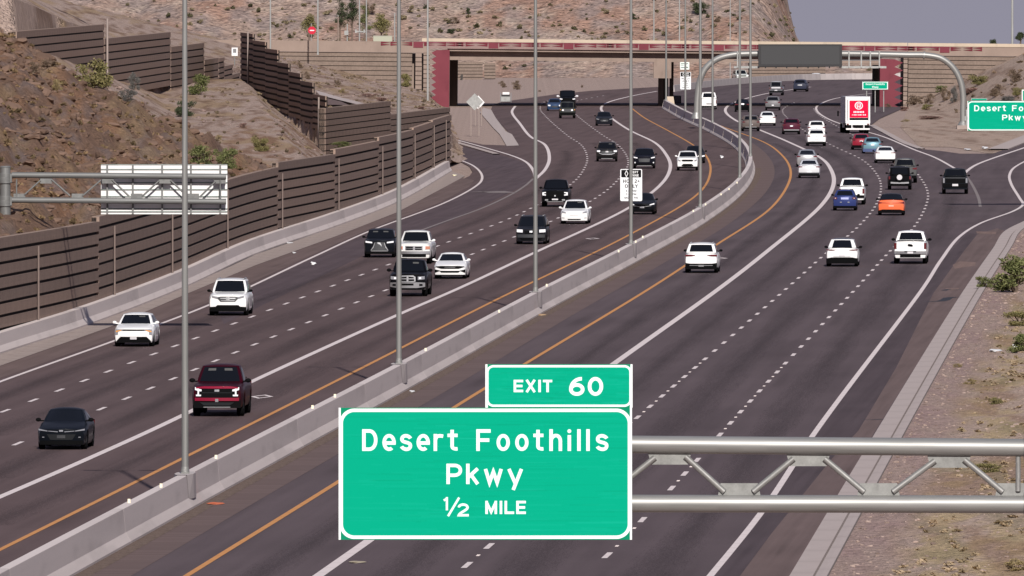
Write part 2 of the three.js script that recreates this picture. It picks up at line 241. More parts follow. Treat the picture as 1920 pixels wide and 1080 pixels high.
// drip-stained lane middles, cracks and patches of the shoulders
{
  const tStain = tex(256, 1024, (u, v) => { const b = 1 - Math.abs(2 * u - 1), n = 0.35 * fbm(u * 4, v * 5, 3, 611, 4, 5) + 0.25 * fbm(u * 24, v * 40, 2, 617, 24, 40) + 0.7 * speck(u, v, 12, 512); return n + 0.6 * b > 1.02 ? 0.8 : 0; }, true);
  const stain = new THREE.MeshPhysicalMaterial({ color: lin(0.050, 0.041, 0.043), roughness: 0.85, specularIntensity: 0.2, transparent: true, opacity: 0.34, alphaMap: tStain });
  const lane = (road, p, o, w, D0, D1) => { const g = sweep(cut(offsetPath(p, o), D0, D1), [[-w / 2, 0.0075], [w / 2, 0.0075]]), uv = g.attributes.uv; for (let i = 0; i < uv.count; i++) uv.setXY(i, uv.getY(i) / w, uv.getX(i) / 160); mesh('drip_stain', g, stain, road); };
  lane(rrd, path.laneR1, -1.75, 1.7, 330, 1300); lane(rrd, path.laneR1, 1.8, 2.0, 330, 1300); lane(rrd, path.laneR2, 1.8, 1.9, 330, 1050); lane(rrd, path.hovR, -1.7, 1.5, 330, 1250);
  lane(rl, path.laneB, -1.8, 1.7, 470, 1200); lane(rl, path.laneB, 1.8, 1.8, 470, 1250); lane(rl, path.laneC, 1.8, 1.8, 430, 1250); lane(rl, path.hovL, 1.8, 1.5, 400, 1250);
  const crack = (road, pts, w) => mesh('crack', strip(pathOf(pts, 0.8).map((q) => V3(q.x + 0.10 * (vn(q.x * 2.3, q.z * 0.5, 77) - 0.5), 0, q.z + 0.9 * (vn(q.x * 3.1, q.z, 78) - 0.5))), w, 0.009), M.black, road);
  crack(rrd, [[1737, 566], [1760, 565], [1782, 558], [1797, 557]], 0.5); crack(rrd, [[1613, 788], [1635, 787], [1655, 786]], 0.25); crack(rrd, [[1770, 545], [1785, 542], [1799, 543]], 0.3);
  const patch = (pts) => mesh('pale_patch', flat(pts, 0.0085, 0.06), std({ map: scaled(tShould, 9, 30), color: lin(1.35, 1.3, 1.2) }), rrd);
  patch([[1786, 497], [1800, 490], [1830, 492], [1828, 498], [1805, 502], [1790, 504]]); patch([[1830, 434], [1868, 435], [1867, 439], [1832, 438]]); patch([[1772, 541], [1798, 540], [1797, 544], [1776, 544]]);
}
// kerbs and gutters
{
  const k = struct('right_gutter'), c = pathOf([[1420, 1180], [1480, 1080], [1642, 810], [1805, 547], [1862, 465], [1884, 433], [1925, 412]], 4);
  mesh('gutter_pan', sweep(c, [[0, 0.006], [0.75, 0.012]]), M.gutter, k);
  mesh('kerb', sweep(c, [[0.75, 0.012], [0.80, 0.10], [0.98, 0.12], [1.14, 0.12], [1.16, -0.05]]), M.gutter, k);
  mesh('dirt_line', sweep(c, [[0.68, 0.0165], [0.745, 0.0175]]), std({ map: scaled(tSoil, 3, 6), color: lin(0.30, 0.25, 0.23), roughness: 1 }), k);
  const l = struct('left_gutter');
  mesh('gutter_pan', flat([...L.toe, [850, 322], [872, 330], ...[...L.gut].slice(0, -1).reverse()], 0.007, 0), M.concDirty, l);
  const a = struct('concrete_apron');
  mesh('slab', flat([[973, 273], [950, 274], [937, 252], [925, 240], [900, 211], [906, 202], [921, 206], [930, 222], [946, 243], [947, 246], [960, 252]], 0.02, 0), M.gutter, a);
  mesh('ramp_kerb', sweep(offsetPath(pathOf([[846, 260], [870, 266], [920, 280], [955, 290]], 5), 0.9), [[0, 0], [0, 0.1], [0.6, 0.1], [0.6, 0]]), M.gutter, a);
  mesh('ramp_kerb', sweep(pathOf([[1884, 281], [1935, 261], [1990, 240], [2120, 205]], 5), [[-1.6, 0.0], [-1.6, 0.1], [0.3, 0.1], [0.3, 0]]), M.gutter, a);
  mesh('ramp_kerb', sweep(pathOf([[1632, 236], [1662, 252], [1694, 269], [1724, 280]], 4), [[-0.5, 0], [-0.5, 0.1], [0.2, 0.1], [0.2, 0]]), M.gutter, a);
}
// median barrier
{
  const b = thing('median_barrier', 'long pale concrete barrier between the two carriageways, topped by light poles', 'barrier');
  const prof = [[-0.40, -0.02], [-0.40, 0.08], [-0.23, 0.34], [-0.16, 1.05], [-0.13, 1.07], [0.13, 1.07], [0.16, 1.05], [0.23, 0.34], [0.40, 0.08], [0.40, -0.02]];
  let acc = 0, seg = [med[0]];                               // cast lengths with tight joints
  for (let i = 1; i < med.length; i++) { acc += med[i].distanceTo(med[i - 1]); seg.push(med[i]); if (acc > 37 || i === med.length - 1) { const s = seg.map((q) => q.clone()); const e = s[s.length - 1], f = s[s.length - 2]; e.lerp(f, 0.03 / Math.max(0.1, e.distanceTo(f))); mesh('barrier_segment', sweep(s, prof, true), M.barrier, b); seg = [med[i]]; acc = 0; } }
  for (const [x, y] of [[242, 940], [302, 911], [405, 857], [586, 763], [628, 742], [798, 655], [936, 583], [1025, 534], [1160, 470], [1192, 452], [1205, 443], [1300, 394], [1323, 382], [1352, 363], [1367, 353], [1382, 341]]) {
    const q = G(x, y + 3, 1.07); const m = mesh('reflector', new Geo().box(-0.042, 0, -0.02, 0.042, 0.125, 0.02).build(), M.reflector, b); m.position.copy(q);
  }
  for (const [x, y] of [[347, 888], [748, 682], [1004, 547], [1183, 457], [1313, 388]]) { // thickened pedestals under the poles
    const q = G(x, y, 1.07), t = tangentAt(med, q.z), g = new Geo(), f = (a, o, h) => V3(q.x + t.x * a - t.z * o, h, q.z + t.z * a + t.x * o);
    const ring = [[-1.5, 0.17], [-0.5, 0.31], [0.5, 0.31], [1.5, 0.17]], low = [[-1.5, 0.24], [-0.5, 0.33], [0.5, 0.33], [1.5, 0.24]];
    for (const s of [1, -1]) for (let i = 0; i < 3; i++) g.quad(f(low[i][0], s * low[i][1], 0.30), f(low[i + 1][0], s * low[i + 1][1], 0.30), f(ring[i + 1][0], s * ring[i + 1][1], 1.085), f(ring[i][0], s * ring[i][1], 1.085));
    for (let i = 0; i < 3; i++) g.quad(f(ring[i][0], -ring[i][1], 1.085), f(ring[i + 1][0], -ring[i + 1][1], 1.085), f(ring[i + 1][0], ring[i + 1][1], 1.085), f(ring[i][0], ring[i][1], 1.085));
    mesh('pedestal', g.build(), M.conc, b);
  }
}
M.pipe = std({ map: scaled(tConc, 4, 4), color: lin(0.42, 0.36, 0.33) });
// barrier and block noise wall along the left
const toe = path.toe, wallLine = offsetPath(pathOf([...L.toe, [872, 309]], 3.5), -0.60), pxX = (q) => 960 + F * q.x / -q.z;
const Xw = (D) => D < 1150 ? xAtD(wallLine, D) : lerp(xAtD(wallLine, 1150), -7.9, clamp((D - 1150) / 410));
{
  const b = thing('roadside_barrier', 'low grey concrete barrier running along the foot of the brown block wall', 'barrier');
  for (let i = 0; i + 1 < toe.length; i += 12) { const s = toe.slice(i, i + 13).map((q) => q.clone()); if (s.length < 2) break; s[s.length - 1].lerp(s[s.length - 2], 0.01); mesh('barrier_segment', sweep(s, [[-0.62, 0], [-0.62, 0.86], [-0.25, 0.86], [-0.17, 0.33], [0, 0.08], [0, 0]], true), M.barrier, b); }
  const w = thing('noise_wall', 'long brown block wall with stepped top and thin upright pipes beside the left lanes', 'wall');
  const xs = [-140, 185, 521, 628, 710, 775, 811, 846], hs = [[5.32, 4.72], [4.97, 4.74], [5.04, 4.66], [5.0, 4.76], [5.02, 4.64], [4.78, 4.6], [4.72, 4.55]];
  for (let k = 0; k < 7; k++) {
    const edge = (x) => { for (let i = 0; i + 1 < wallLine.length; i++) { const a = pxX(wallLine[i]), c = pxX(wallLine[i + 1]); if ((a - x) * (c - x) <= 0) return wallLine[i].clone().lerp(wallLine[i + 1], (x - a) / (c - a)); } return wallLine[0].clone(); };
    const s0 = [edge(xs[k]), ...wallLine.filter((q) => pxX(q) > xs[k] + 0.3 && pxX(q) < xs[k + 1] - 0.3), edge(xs[k + 1] - 0.02)], n = s0.length;
    const top = s0.map((q, i) => V3(q.x, lerp(hs[k][0], hs[k][1], i / (n - 1)), q.z));
    mesh('wall_core', sweep(top, [[-0.36, -5.3], [-0.36, -0.01], [-0.12, -0.01], [-0.12, -5.3]], true), M.core, w);
    for (let c = 0; c < 9; c++) {
      const y1 = -c * 0.605, y0 = y1 - 0.465, o = (c % 2) * 0.006; if (hs[k][1] + y1 < 0.5) continue;
      mesh(c ? 'block_course' : 'cap_course', sweep(top, c ? [[-0.30, y0], [-0.30, y1], [o, y1], [o, y0]] : [[-0.33, -0.455], [-0.33, 0.03], [0.03, 0.03], [0.03, -0.455]], true), [M.block, M.blockB, M.block, M.blockC][Math.floor(h2(k, c, 71) * 4)], w);
    }
  }
  for (const x of [73, 213, 320, 425, 528, 632, 715, 775, 812, 835]) {
    let q = wallLine[0]; for (const r of wallLine) if (Math.abs(pxX(r) - x) < Math.abs(pxX(q) - x)) q = r;
    mesh('pipe', bar(V3(q.x + 0.12, 0.5, q.z), V3(q.x + 0.12, 4.35, q.z), 0.05, 0.05, 8), M.pipe, w);
  }
}

// ---------------------------------------------------------------- terrain on the left, with its retaining walls
const WN = { x: -15.75, d: 1080 }, WF = { x: -26.1, d: 1230 }, BW0 = { x: -36.6, d: 945 }, BW1 = { x: -28.4, d: 1240 };
const along = (a, b, d) => lerp(a.x, b.x, (d - a.d) / (b.d - a.d));
function hLeft(x, D) {
  const d = Math.max(0, Xw(D) - x), f = sstep(790, 850, D);
  const mound = 4.45 + 0.50 * d, plateau = 3.9 + 0.0072 * (D - 850) + 0.55 * Math.max(0, -x - (24.2 + 0.0415 * (D - 960)));
  let y = lerp(mound, plateau, f);
  if (D > 955 && x < along(BW0, BW1, Math.min(D, 1240)) - 0.6) y += 3.0;
  const rightOfDark = D < 1230 ? x > along(WN, WF, D) : true, front = 1080 + (x + 15.75) * 10.95;
  if (D > 1076 && rightOfDark && D > front + 3) { const far = Math.max(0.2, 1.8 + 0.24 * (-x - 10.3)); y = lerp(4.0, far, clamp((D - 1190) / 370)); if (D > 1230 && x < -29) y = Math.max(y, 6.2 + 0.03 * (-29 - x)); }
  else if (D > 870) { if (D > 1050) y = Math.min(y, 6.4 + 0.5 * Math.max(0, -x - 30)); const xe = lerp(-14.9, -25.6, (D - 895) / 320); y = Math.max(Math.min(y, 1.0), y - 0.75 * Math.max(0, x - xe)); }
  if (D > 1085) y *= lerp(1, sstep(0.3, 3, d), sstep(1085, 1130, D));
  return y;
}
function terrain(name, D0, D1, dD, cols, xOf, hOf, colOf, mat) {
  const rows = Math.round((D1 - D0) / dD), pos = [], uv = [], col = [], idx = [];
  for (let i = 0; i <= rows; i++) for (let j = 0; j <= cols; j++) {
    const D = lerp(D0, D1, i / rows), x = xOf(j / cols, D), y = hOf(x, D), c = colOf(x, D, y);
    pos.push(x, y, -D); uv.push(x, D * 0.9 + y * 0.6); col.push(...c); if (i < rows && j < cols) { const a = i * (cols + 1) + j, b = a + cols + 1; idx.push(a, a + 1, b + 1, a, b + 1, b); }
  }
  const g = new THREE.BufferGeometry(); g.setAttribute('position', new THREE.Float32BufferAttribute(pos, 3)); g.setAttribute('uv', new THREE.Float32BufferAttribute(uv, 2)); g.setAttribute('color', new THREE.Float32BufferAttribute(col, 3)); g.setIndex(idx); g.computeVertexNormals();
  const m = mesh(name, g, mat); m.userData = { kind: 'structure' }; return m;
}
const mixc = (a, b, t) => [lerp(a[0], b[0], t), lerp(a[1], b[1], t), lerp(a[2], b[2], t)];
const ROCK = [0.265, 0.165, 0.115], RED = [0.34, 0.195, 0.12], SAND = [0.55, 0.415, 0.35], GREY = [0.26, 0.195, 0.175], STRAW = [0.46, 0.32, 0.18], PINK = [0.54, 0.415, 0.34], OLIVE = [0.36, 0.30, 0.17], VSAND = [0.60, 0.455, 0.37], VSTRAW = [0.62, 0.47, 0.29];
const rough = (x, D, a, s) => a * (fbm(x * 0.9, D * 0.10, 5, s) - 0.5) * 2 + 0.35 * a * (fbm(x * 3.1, D * 0.35, 3, s + 7) - 0.5) * 2;
const hLeftR = (x, D) => { const d = Xw(D) - x, f = sstep(790, 850, D); return hLeft(x, D) + sstep(0, 1.5, d) * lerp(rough(x, D, 1.0, 101), rough(x, D, 0.16, 131), f); };
terrain('hillside', 560, 1600, 2.6, 135, (t, D) => Xw(D) - 0.25 - 66 * Math.pow(t, 1.4), hLeftR, (x, D) => {
  const n = fbm(x * 0.5, D * 0.05, 4, 211), n2 = fbm(x * 1.6, D * 0.15, 3, 219), f = sstep(788, 840, D + 26 * (n - 0.5));
  let a = mixc(mixc(ROCK, RED, sstep(0.42, 0.62, n)), GREY, 0.8 * sstep(0.52, 0.66, n2)); a = mixc(a, STRAW, 0.45 * sstep(0.55, 0.72, fbm(x * 0.8 + 9, D * 0.09, 3, 224)));
  let b = mixc(SAND, STRAW, 0.7 * sstep(0.5, 0.66, n)); b = mixc(b, ROCK, 0.75 * sstep(0.54, 0.66, n2)); if (D > 860 && D < 1090 && x > -24 + 0.02 * (D - 860)) b = mixc(b, RED, 0.55 * sstep(0.4, 0.6, n2));
  return mixc(a, b, f);
}, M.soil);

function coursed(parent, a, b, tops, base, ch, mat, thick = 0.5, gap = 0.09) { // coursed block wall: a, b ground ends; tops: [t0, t1, height] steps
  const dir = V3(b.x - a.x, 0, -(b.d - a.d)), len = dir.length(), at = (t) => V3(a.x + (b.x - a.x) * t, 0, -(a.d + (b.d - a.d) * t)), nrm = V3(dir.z / len, 0, -dir.x / len);
  if (nrm.z < 0) nrm.negate(); if (Math.abs(nrm.x) > 0.9 && thick < 0) { nrm.negate(); thick = -thick; }
  for (const [t0, t1, top] of tops) {
    const p0 = at(t0), p1 = at(t1), b0 = base(t0), b1 = base(t1), low = Math.min(b0, b1) - 0.3, blk = (y0, y1, out, back) => {
      const g = new Geo(), q = (p, y, o) => V3(p.x + nrm.x * o, y, p.z + nrm.z * o), A = [q(p0, y0, out), q(p1, y0, out), q(p1, y1, out), q(p0, y1, out)], B = [q(p0, y0, -back), q(p1, y0, -back), q(p1, y1, -back), q(p0, y1, -back)];
      g.quad(A[0], A[1], A[2], A[3]); g.quad(B[1], B[0], B[3], B[2]); for (let i = 0; i < 4; i++) g.quad(A[i], B[i], B[(i + 1) % 4], A[(i + 1) % 4]); return g.build();
    };
    mesh('wall_core', blk(low, top - 0.02, -0.08, thick), M.core, parent);
    for (let y = top; y > low + 0.1; y -= ch) mesh('block_course', blk(y - ch + gap, y, 0, thick - 0.04), mat === M.block ? [M.block, M.blockB, M.block, M.blockC][Math.floor(h2(Math.round(y * 9), Math.round(t0 * 99), 73) * 4)] : mat, parent);
  }
}
{
  const w = thing('stepped_wall', 'tall dark stepped block wall in shade, climbing the sandy slope behind the noise wall', 'wall');
  const tx = (px, a, b) => { for (let t = 0; t <= 1; t += 0.001) if (960 + F * lerp(a.x, b.x, t) / lerp(a.d, b.d, t) <= px) return t; return 1; };
  const ht = (py, t, a, b) => HC - (py + 72) * lerp(a.d, b.d, t) / F;
  const xs = [610, 586, 563, 541, 520, 497, 474, 449], ys = [178, 153, 136, 118, 92, 77, 62];
  coursed(w, WN, WF, ys.map((y, i) => { const t0 = i ? tx(xs[i], WN, WF) : 0, t1 = i === 6 ? 1 : tx(xs[i + 1], WN, WF); return [t0, t1, ht(y, (t0 + t1) / 2, WN, WF)]; }), (t) => lerp(1.2, 5.2, t), 0.52, M.block, 0.2, 0.19);
  for (const [px, y0, y1] of [[467, 60, 175], [600, 182, 292]]) { const t = tx(px, WN, WF), x = lerp(WN.x, WF.x, t) - 0.1, d = lerp(WN.d, WF.d, t); mesh('pipe', bar(V3(x, ht(y1, t, WN, WF), -d), V3(x, ht(y0, t, WN, WF), -d), 0.08, 0.08, 8), M.concDirty, w); }
  const e0 = { x: -28.4, d: 1242 }, e1 = { x: -27.2, d: 1285 }, w2 = thing('corner_wall', 'small dark stepped end of the brown wall left of the tall stepped wall', 'wall');
  coursed(w2, { x: -28.4, d: 1241 }, { x: -27.6, d: 1300 }, [[0, 0.25, HC - 181 / 19.3], [0.25, 0.65, HC - 195 / 19.0], [0.65, 1, HC - 211 / 18.7]], () => 5.6, 0.52, M.block, 0.5, 0.16);
  const u = thing('upper_wall', 'brown block wall along the top of the left slope, with a dark upright joint', 'wall');
  const ut = (px) => { for (let t = 0; t <= 1; t += 0.001) if (960 + F * lerp(BW0.x, BW1.x, t) / lerp(BW0.d, BW1.d, t) >= px) return t; return 1; };
  const steps = [[-40, 40], [195, 52], [320, 66], [383, 84], [411.5, 110]], out = [];
  for (let i = 0; i < 5; i++) { const t0 = i ? ut(steps[i - 1][0]) + 0.002 : 0, t1 = i < 4 ? ut(steps[i][0]) : 1, tm = (t0 + t1) / 2; if (t1 > t0) out.push([t0, t1, HC - (steps[i][1] + 72) * lerp(BW0.d, BW1.d, tm) / F]); }
  coursed(u, BW0, BW1, out, (t) => lerp(10.8, 5.2, t), 0.62, M.block, 0.6, 0.13);
  const t = ut(198), jx = lerp(BW0.x, BW1.x, t) + 0.14, jd = lerp(BW0.d, BW1.d, t); mesh('pipe', bar(V3(jx, 7.4, -jd), V3(jx, 13, -jd), 0.09, 0.09, 8), M.concDirty, u);
  const f = thing('lower_wall', 'brown block wall facing the road between the stepped wall and the curved end of the noise wall', 'wall');
  coursed(f, { x: -15.7, d: 1078 }, { x: -5.75, d: 1190 }, [[0, 0.50, 5.35], [0.50, 1, 4.15]], () => 1.0, 0.52, M.blockDark, 0.6, 0.09);
  const c = struct('ramp_pavement');
  const strip3 = (pts) => { const q = pts.map(([x, y, d]) => { const e = P(x, y, d); e.y = hLeft(e.x, d) + 0.25; return e; }), g = new Geo(); for (let i = 0; i + 3 < q.length; i += 2) g.quad(q[i], q[i + 1], q[i + 3], q[i + 2]); return g.build(); };
  mesh('concrete_strip', strip3([[592, 163, 1330], [600, 176, 1290], [640, 176, 1280], [640, 184, 1250], [684, 193, 1225], [676, 197, 1205]]), M.gutter, c);
  mesh('asphalt_patch', strip3([[604, 177, 1275], [606, 196, 1205], [640, 186, 1240], [655, 197, 1203]]), M.should, c);
}
// ---------------------------------------------------------------- far terrain
const hHill = (x, D) => {
  const e = D - 1955 - 10 * (fbm(x * 0.03, 3, 3, 301) - 0.5), m = 1 - sstep(37.5, 47, x + 5 * (fbm(D * 0.05, x * 0.05, 3, 311) - 0.5));
  return Math.max(-0.2, e * 0.25 * m + 3.4 * sstep(0, 30, e) * (1 - m) * (1 - sstep(55, 90, x))) + sstep(0, 12, e) * ((fbm(x * 0.12, D * 0.07, 5, 321) - 0.5) * 3.0 + (fbm(x * 0.5, D * 0.3, 3, 331) - 0.5) * 0.7) * (0.25 + 0.75 * m);
};
terrain('desert_hill', 1945, 2240, 2.2, 200, (t) => lerp(-130, 95, t), hHill, (x, D, y) => {
  const n = fbm(x * 0.09, D * 0.05, 4, 341), n2 = fbm(x * 0.35, D * 0.2, 4, 351); let c = mixc(mixc([0.46, 0.335, 0.275], [0.44, 0.275, 0.21], sstep(0.48, 0.66, n)), [0.37, 0.30, 0.28], 0.7 * sstep(0.48, 0.62, n2));
  return mixc(c, [0.62, 0.50, 0.40], 0.5 * sstep(0.58, 0.72, fbm(x * 0.6, D * 0.4, 3, 361)));
}, M.soilFar);
const hRight = (x, D) => { const s = 0.43 * (x - 47.3 - 0.05 * (1562 - D)); return (s > 0 ? s : 0) * (0.4 + 0.6 * sstep(0, 3, s)) + 0.25 * Math.max(0, fbm(x * 0.35, D * 0.03, 4, 371) - 0.45) * sstep(0, 0.7, s + 0.4) - 0.035; };
const rEdge = pathOf([[2010, 250], [1884, 283], [1800, 290], [1765, 285], [1724, 281], [1692, 270], [1658, 252], [1632, 238], [1652, 222], [1690, 199]], 4);
terrain('right_embankment', 1185, 1566, 2.6, 70, (t, D) => { const x0 = D < 1225 ? 44 + (D - 1185) * -0.05 : D < 1371 ? lerp(39.0, 41.6, (D - 1225) / 146) : lerp(41.6, 48.5, (D - 1371) / 195); return x0 + 42 * t; }, hRight, (x, D) => {
  const n = fbm(x * 0.4, D * 0.03, 4, 381), n2 = fbm(x * 1.1, D * 0.08, 3, 391); let c = mixc(VSAND, PINK, 0.8 * sstep(0.42, 0.6, n)); return mixc(c, ROCK, 0.55 * sstep(0.56, 0.68, n2));
}, M.soil);
// gravel verge right of the kerb
const vEdge = pathOf([[1420, 1180], [1480, 1080], [1642, 810], [1805, 547], [1862, 465], [1884, 433], [1925, 412]], 4);
const vX = (D) => xAtD(vEdge, D) + 1.17;
const hVerge = (x, D) => { const d = x - vX(D); return 0.09 + sstep(0.6, 4, d) * (0.02 * d + 0.30 * (fbm(x * 0.5, D * 0.06, 4, 401) - 0.4) + 0.10 * (fbm(x * 2, D * 0.3, 3, 405) - 0.5)); };
terrain('gravel_verge', 325, 865, 1.6, 70, (t, D) => vX(D) + 26 * t * t + 0.01, hVerge, (x, D) => {
  const d = x - vX(D), n = fbm(x * 0.7, D * 0.06, 4, 411), n2 = fbm(x * 1.4, D * 0.16, 4, 421); let c = mixc(PINK, [0.46, 0.31, 0.30], n2);
  const s = sstep(1.0, 2.6, d + 1.6 * (n - 0.5)); c = mixc(c, mixc(VSAND, VSTRAW, sstep(0.4, 0.6, n2)), s); c = mixc(c, RED, 0.5 * s * sstep(0.5, 0.62, n)); return mixc(c, OLIVE, 0.55 * s * sstep(0.55, 0.68, fbm(x * 0.9 + 20, D * 0.09, 4, 431)));
}, M.soil);

// ---------------------------------------------------------------- bridge, built in metres round the middle of its near face
{
  const D = 1562, s = F / D, cx = 1245, X = (px) => (px - cx) / s, Yp = (py) => HC - (py + 72) / s, turn = (o) => { o.rotation.z = -0.0095; return o; };
  const at = P(cx, 540, D), B = turn(thing('road_bridge', 'wide tan concrete bridge with maroon zigzag panels spanning the whole highway', 'bridge', [at.x, 0, -D]));
  const top = 8.08, cream = 7.68, par = 6.84, gird = 5.46;
  mesh('railing_cap', boxG(X(1700) - X(790), top - cream, 0.5, (X(1700) + X(790)) / 2, (top + cream) / 2, 0.0), M.cream, B);
  mesh('parapet', boxG(X(1700) - X(800), cream - par, 0.4, (X(1700) + X(800)) / 2, (cream + par) / 2, -0.03), M.tanDeck, B);
  mesh('deck', boxG(X(1650) - X(838), 0.5, 30, 9.9 - 9.9 + (X(1650) + X(838)) / 2, par - 0.05, -15.1), M.tan, B);
  for (let k = 0; k < 7; k++) mesh('girder', boxG(X(1648) - X(842), par - gird - 0.28, 1.1, (X(1648) + X(842)) / 2, (par - 0.3 + gird) / 2, -1.72 - k * 4.55), M.tan, B);
  mesh('railing_cap', boxG(X(1700) - X(790), 0.9, 0.4, (X(1700) + X(790)) / 2, 7.3, -30), M.cream, B);
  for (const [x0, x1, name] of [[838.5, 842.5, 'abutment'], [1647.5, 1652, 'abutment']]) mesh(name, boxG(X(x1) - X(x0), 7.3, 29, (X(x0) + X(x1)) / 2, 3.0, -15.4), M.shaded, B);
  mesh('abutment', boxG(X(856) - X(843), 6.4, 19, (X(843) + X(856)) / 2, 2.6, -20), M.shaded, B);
  const pr = (pts, z0, dz, mat, name) => { const g = wuv(new THREE.ExtrudeGeometry(new THREE.Shape(pts.map(([x, y]) => new THREE.Vector2(x, y))), { depth: dz, bevelEnabled: false })); g.translate(0, 0, z0); g.computeVertexNormals(); mesh(name, g, mat, B); };
  const zig = (x0, x1, n, side, py0, py1, ragged) => { const p = [[X(x0), Yp(py0)], [X(x0), Yp(py1)]], h = (py1 - py0) / n; const q = []; for (let i = 0; i < n; i++) { q.push([X(x1), Yp(py0 + h * i + 1)]); q.push([X(x1 + side), Yp(py0 + h * (i + 0.5))]); } q.push([X(x1), Yp(py1 - 1)]); return [...q, p[1], p[0]]; };
  pr(zig(842, 817, 9, -9, 97, 205), 0.0, 0.28, M.maroon, 'maroon_panel'); pr(zig(1649, 1676, 7, 16, 106, 206), 0.0, 0.28, M.maroon, 'maroon_panel');
  // maroon motifs: square emblems with arrowheads pointing away, and forked ticks between them
  const sq = (x, w, m) => pr([[X(x - w), par + 0.08], [X(x + w), par + 0.08], [X(x + w), cream - 0.04], [X(x - w), cream - 0.04]], 0.16, 0.05, m, 'emblem');
  const arrow = (x, d) => { for (const [y0, y1] of [[cream - 0.30, cream - 0.06], [par + 0.30, par + 0.54]]) pr([[X(x), y0], [X(x), y1], [X(x + d * 20), (y0 + y1) / 2]], 0.16, 0.05, M.maroonDark, 'motif'); };
  const tick = (x, d) => { for (const [y0, y1] of [[cream - 0.28, cream - 0.05], [par + 0.30, par + 0.53]]) pr([[X(x + d * 10), y0], [X(x + d * 10), y1], [X(x - d * 7), (y0 + y1) / 2]], 0.16, 0.05, M.maroonDark, 'motif'); };
  mesh('purple_band', boxG(X(1780) - X(790), 0.17, 0.03, (X(1780) + X(790)) / 2, cream - 0.10, 0.19), std({ map: scaled(tConc, 8, 8), color: lin(0.52, 0.24, 0.30) }), B);
  for (let e = 783; e < 1790; e += 141) { if (e > 1400 && e < 1560) {} sq(e, 9, M.maroon); for (const d of [-1, 1]) { arrow(e + d * 11, d); tick(e + d * 42, d); tick(e + d * 60, d); } if (e < 1700) tick(e + 70.5 + 4, 1); }
  // approaches
  for (const [x0, x1, name] of [[-20, 799, 'a'], [1701, 2150, 'b']]) mesh('approach_parapet', boxG(X(x1) - X(x0), name === 'a' ? cream - 0.03 - 6.3 : cream - 6.55, 0.4, (X(x0) + X(x1)) / 2, name === 'a' ? (cream - 0.03 + 6.3) / 2 : (cream + 6.55) / 2, -0.05), M.tan, B);
  mesh('railing_cap', boxG(X(2150) - X(1701), top - cream, 0.5, (X(2150) + X(1701)) / 2, (top + cream) / 2 - 0.01, -0.03), M.cream, B);
  mesh('approach_fill', boxG(X(799) - X(-20), 6.2, 27, (X(799) + X(-20)) / 2, 3.1, -15.5), M.tan, B); mesh('approach_fill', boxG(X(2150) - X(1701), 6.4, 27, (X(2150) + X(1701)) / 2, 3.2, -15.5), M.tan, B);
  for (const [x0, x1, y1] of [[-20, 772, 6.26], [778, 790, 6.26], [793, 805, 6.5], [1693, 1701, 6.6], [1702, 2150, 6.5]]) {
    mesh('wall_core', boxG(X(x1) - X(x0), y1 + 0.6, 0.4, (X(x0) + X(x1)) / 2, (y1 - 0.6) / 2 - 0.02, -0.35), M.core, B);
    for (let y = y1; y > -0.3; y -= 0.56) mesh('block_course', boxG(X(x1) - X(x0) - 0.03, 0.48, 0.5, (X(x0) + X(x1)) / 2, y - 0.24, -0.30 + (x1 - x0 < 20 ? 0.12 : 0)), x1 - x0 < 20 ? M.tan : M.blockFar, B);
  }
  // centre pier
  mesh('pier_cap', boxG(X(1258) - X(1225), 2.0, 2.2, (X(1258) + X(1225)) / 2, gird - 1.0, -2.2), M.tan, B);
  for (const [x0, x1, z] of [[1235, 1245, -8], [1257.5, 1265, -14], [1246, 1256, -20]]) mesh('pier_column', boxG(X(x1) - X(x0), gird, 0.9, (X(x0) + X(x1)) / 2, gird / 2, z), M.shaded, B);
  const cushion = thing('crash_cushion', 'dark weathered crash cushion standing at the end of the median barrier under the bridge', 'crash cushion', [P(1270, 190, 1600).x, 0, -1600]);
  mesh('cushion_body', new Geo().box(-0.45, 0.05, -2.4, 0.45, 0.95, 2.4).build(), std({ color: lin(0.05, 0.05, 0.06) }), cushion); mesh('nose', boxG(0.7, 0.8, 0.12, 0, 0.5, 2.47), std({ color: lin(0.2, 0.18, 0.18) }), cushion);
  const blk = thing('concrete_block', 'cream concrete end block at the tip of the median barrier', 'concrete block', [G(1256, 201).x, 0, G(1256, 201).z]); mesh('block', new Geo().quad(V3(-0.62, 0, 1), V3(0.62, 0, 1), V3(0.42, 1.3, 0.8), V3(-0.42, 1.3, 0.8)).quad(V3(-0.62, 0, -1), V3(-0.62, 0, 1), V3(-0.42, 1.3, 0.8), V3(-0.42, 1.3, -0.8)).quad(V3(0.62, 0, 1), V3(0.62, 0, -1), V3(0.42, 1.3, -0.8), V3(0.42, 1.3, 0.8)).quad(V3(-0.42, 1.3, 0.8), V3(0.42, 1.3, 0.8), V3(0.42, 1.3, -0.8), V3(-0.42, 1.3, -0.8)).quad(V3(0.62, 0, -1), V3(-0.62, 0, -1), V3(-0.42, 1.3, -0.8), V3(0.42, 1.3, -0.8)).build(), M.cream, blk); mesh('lifting_slot', boxG(0.4, 0.12, 0.04, 0, 0.06, 1.01), M.core, blk);
}
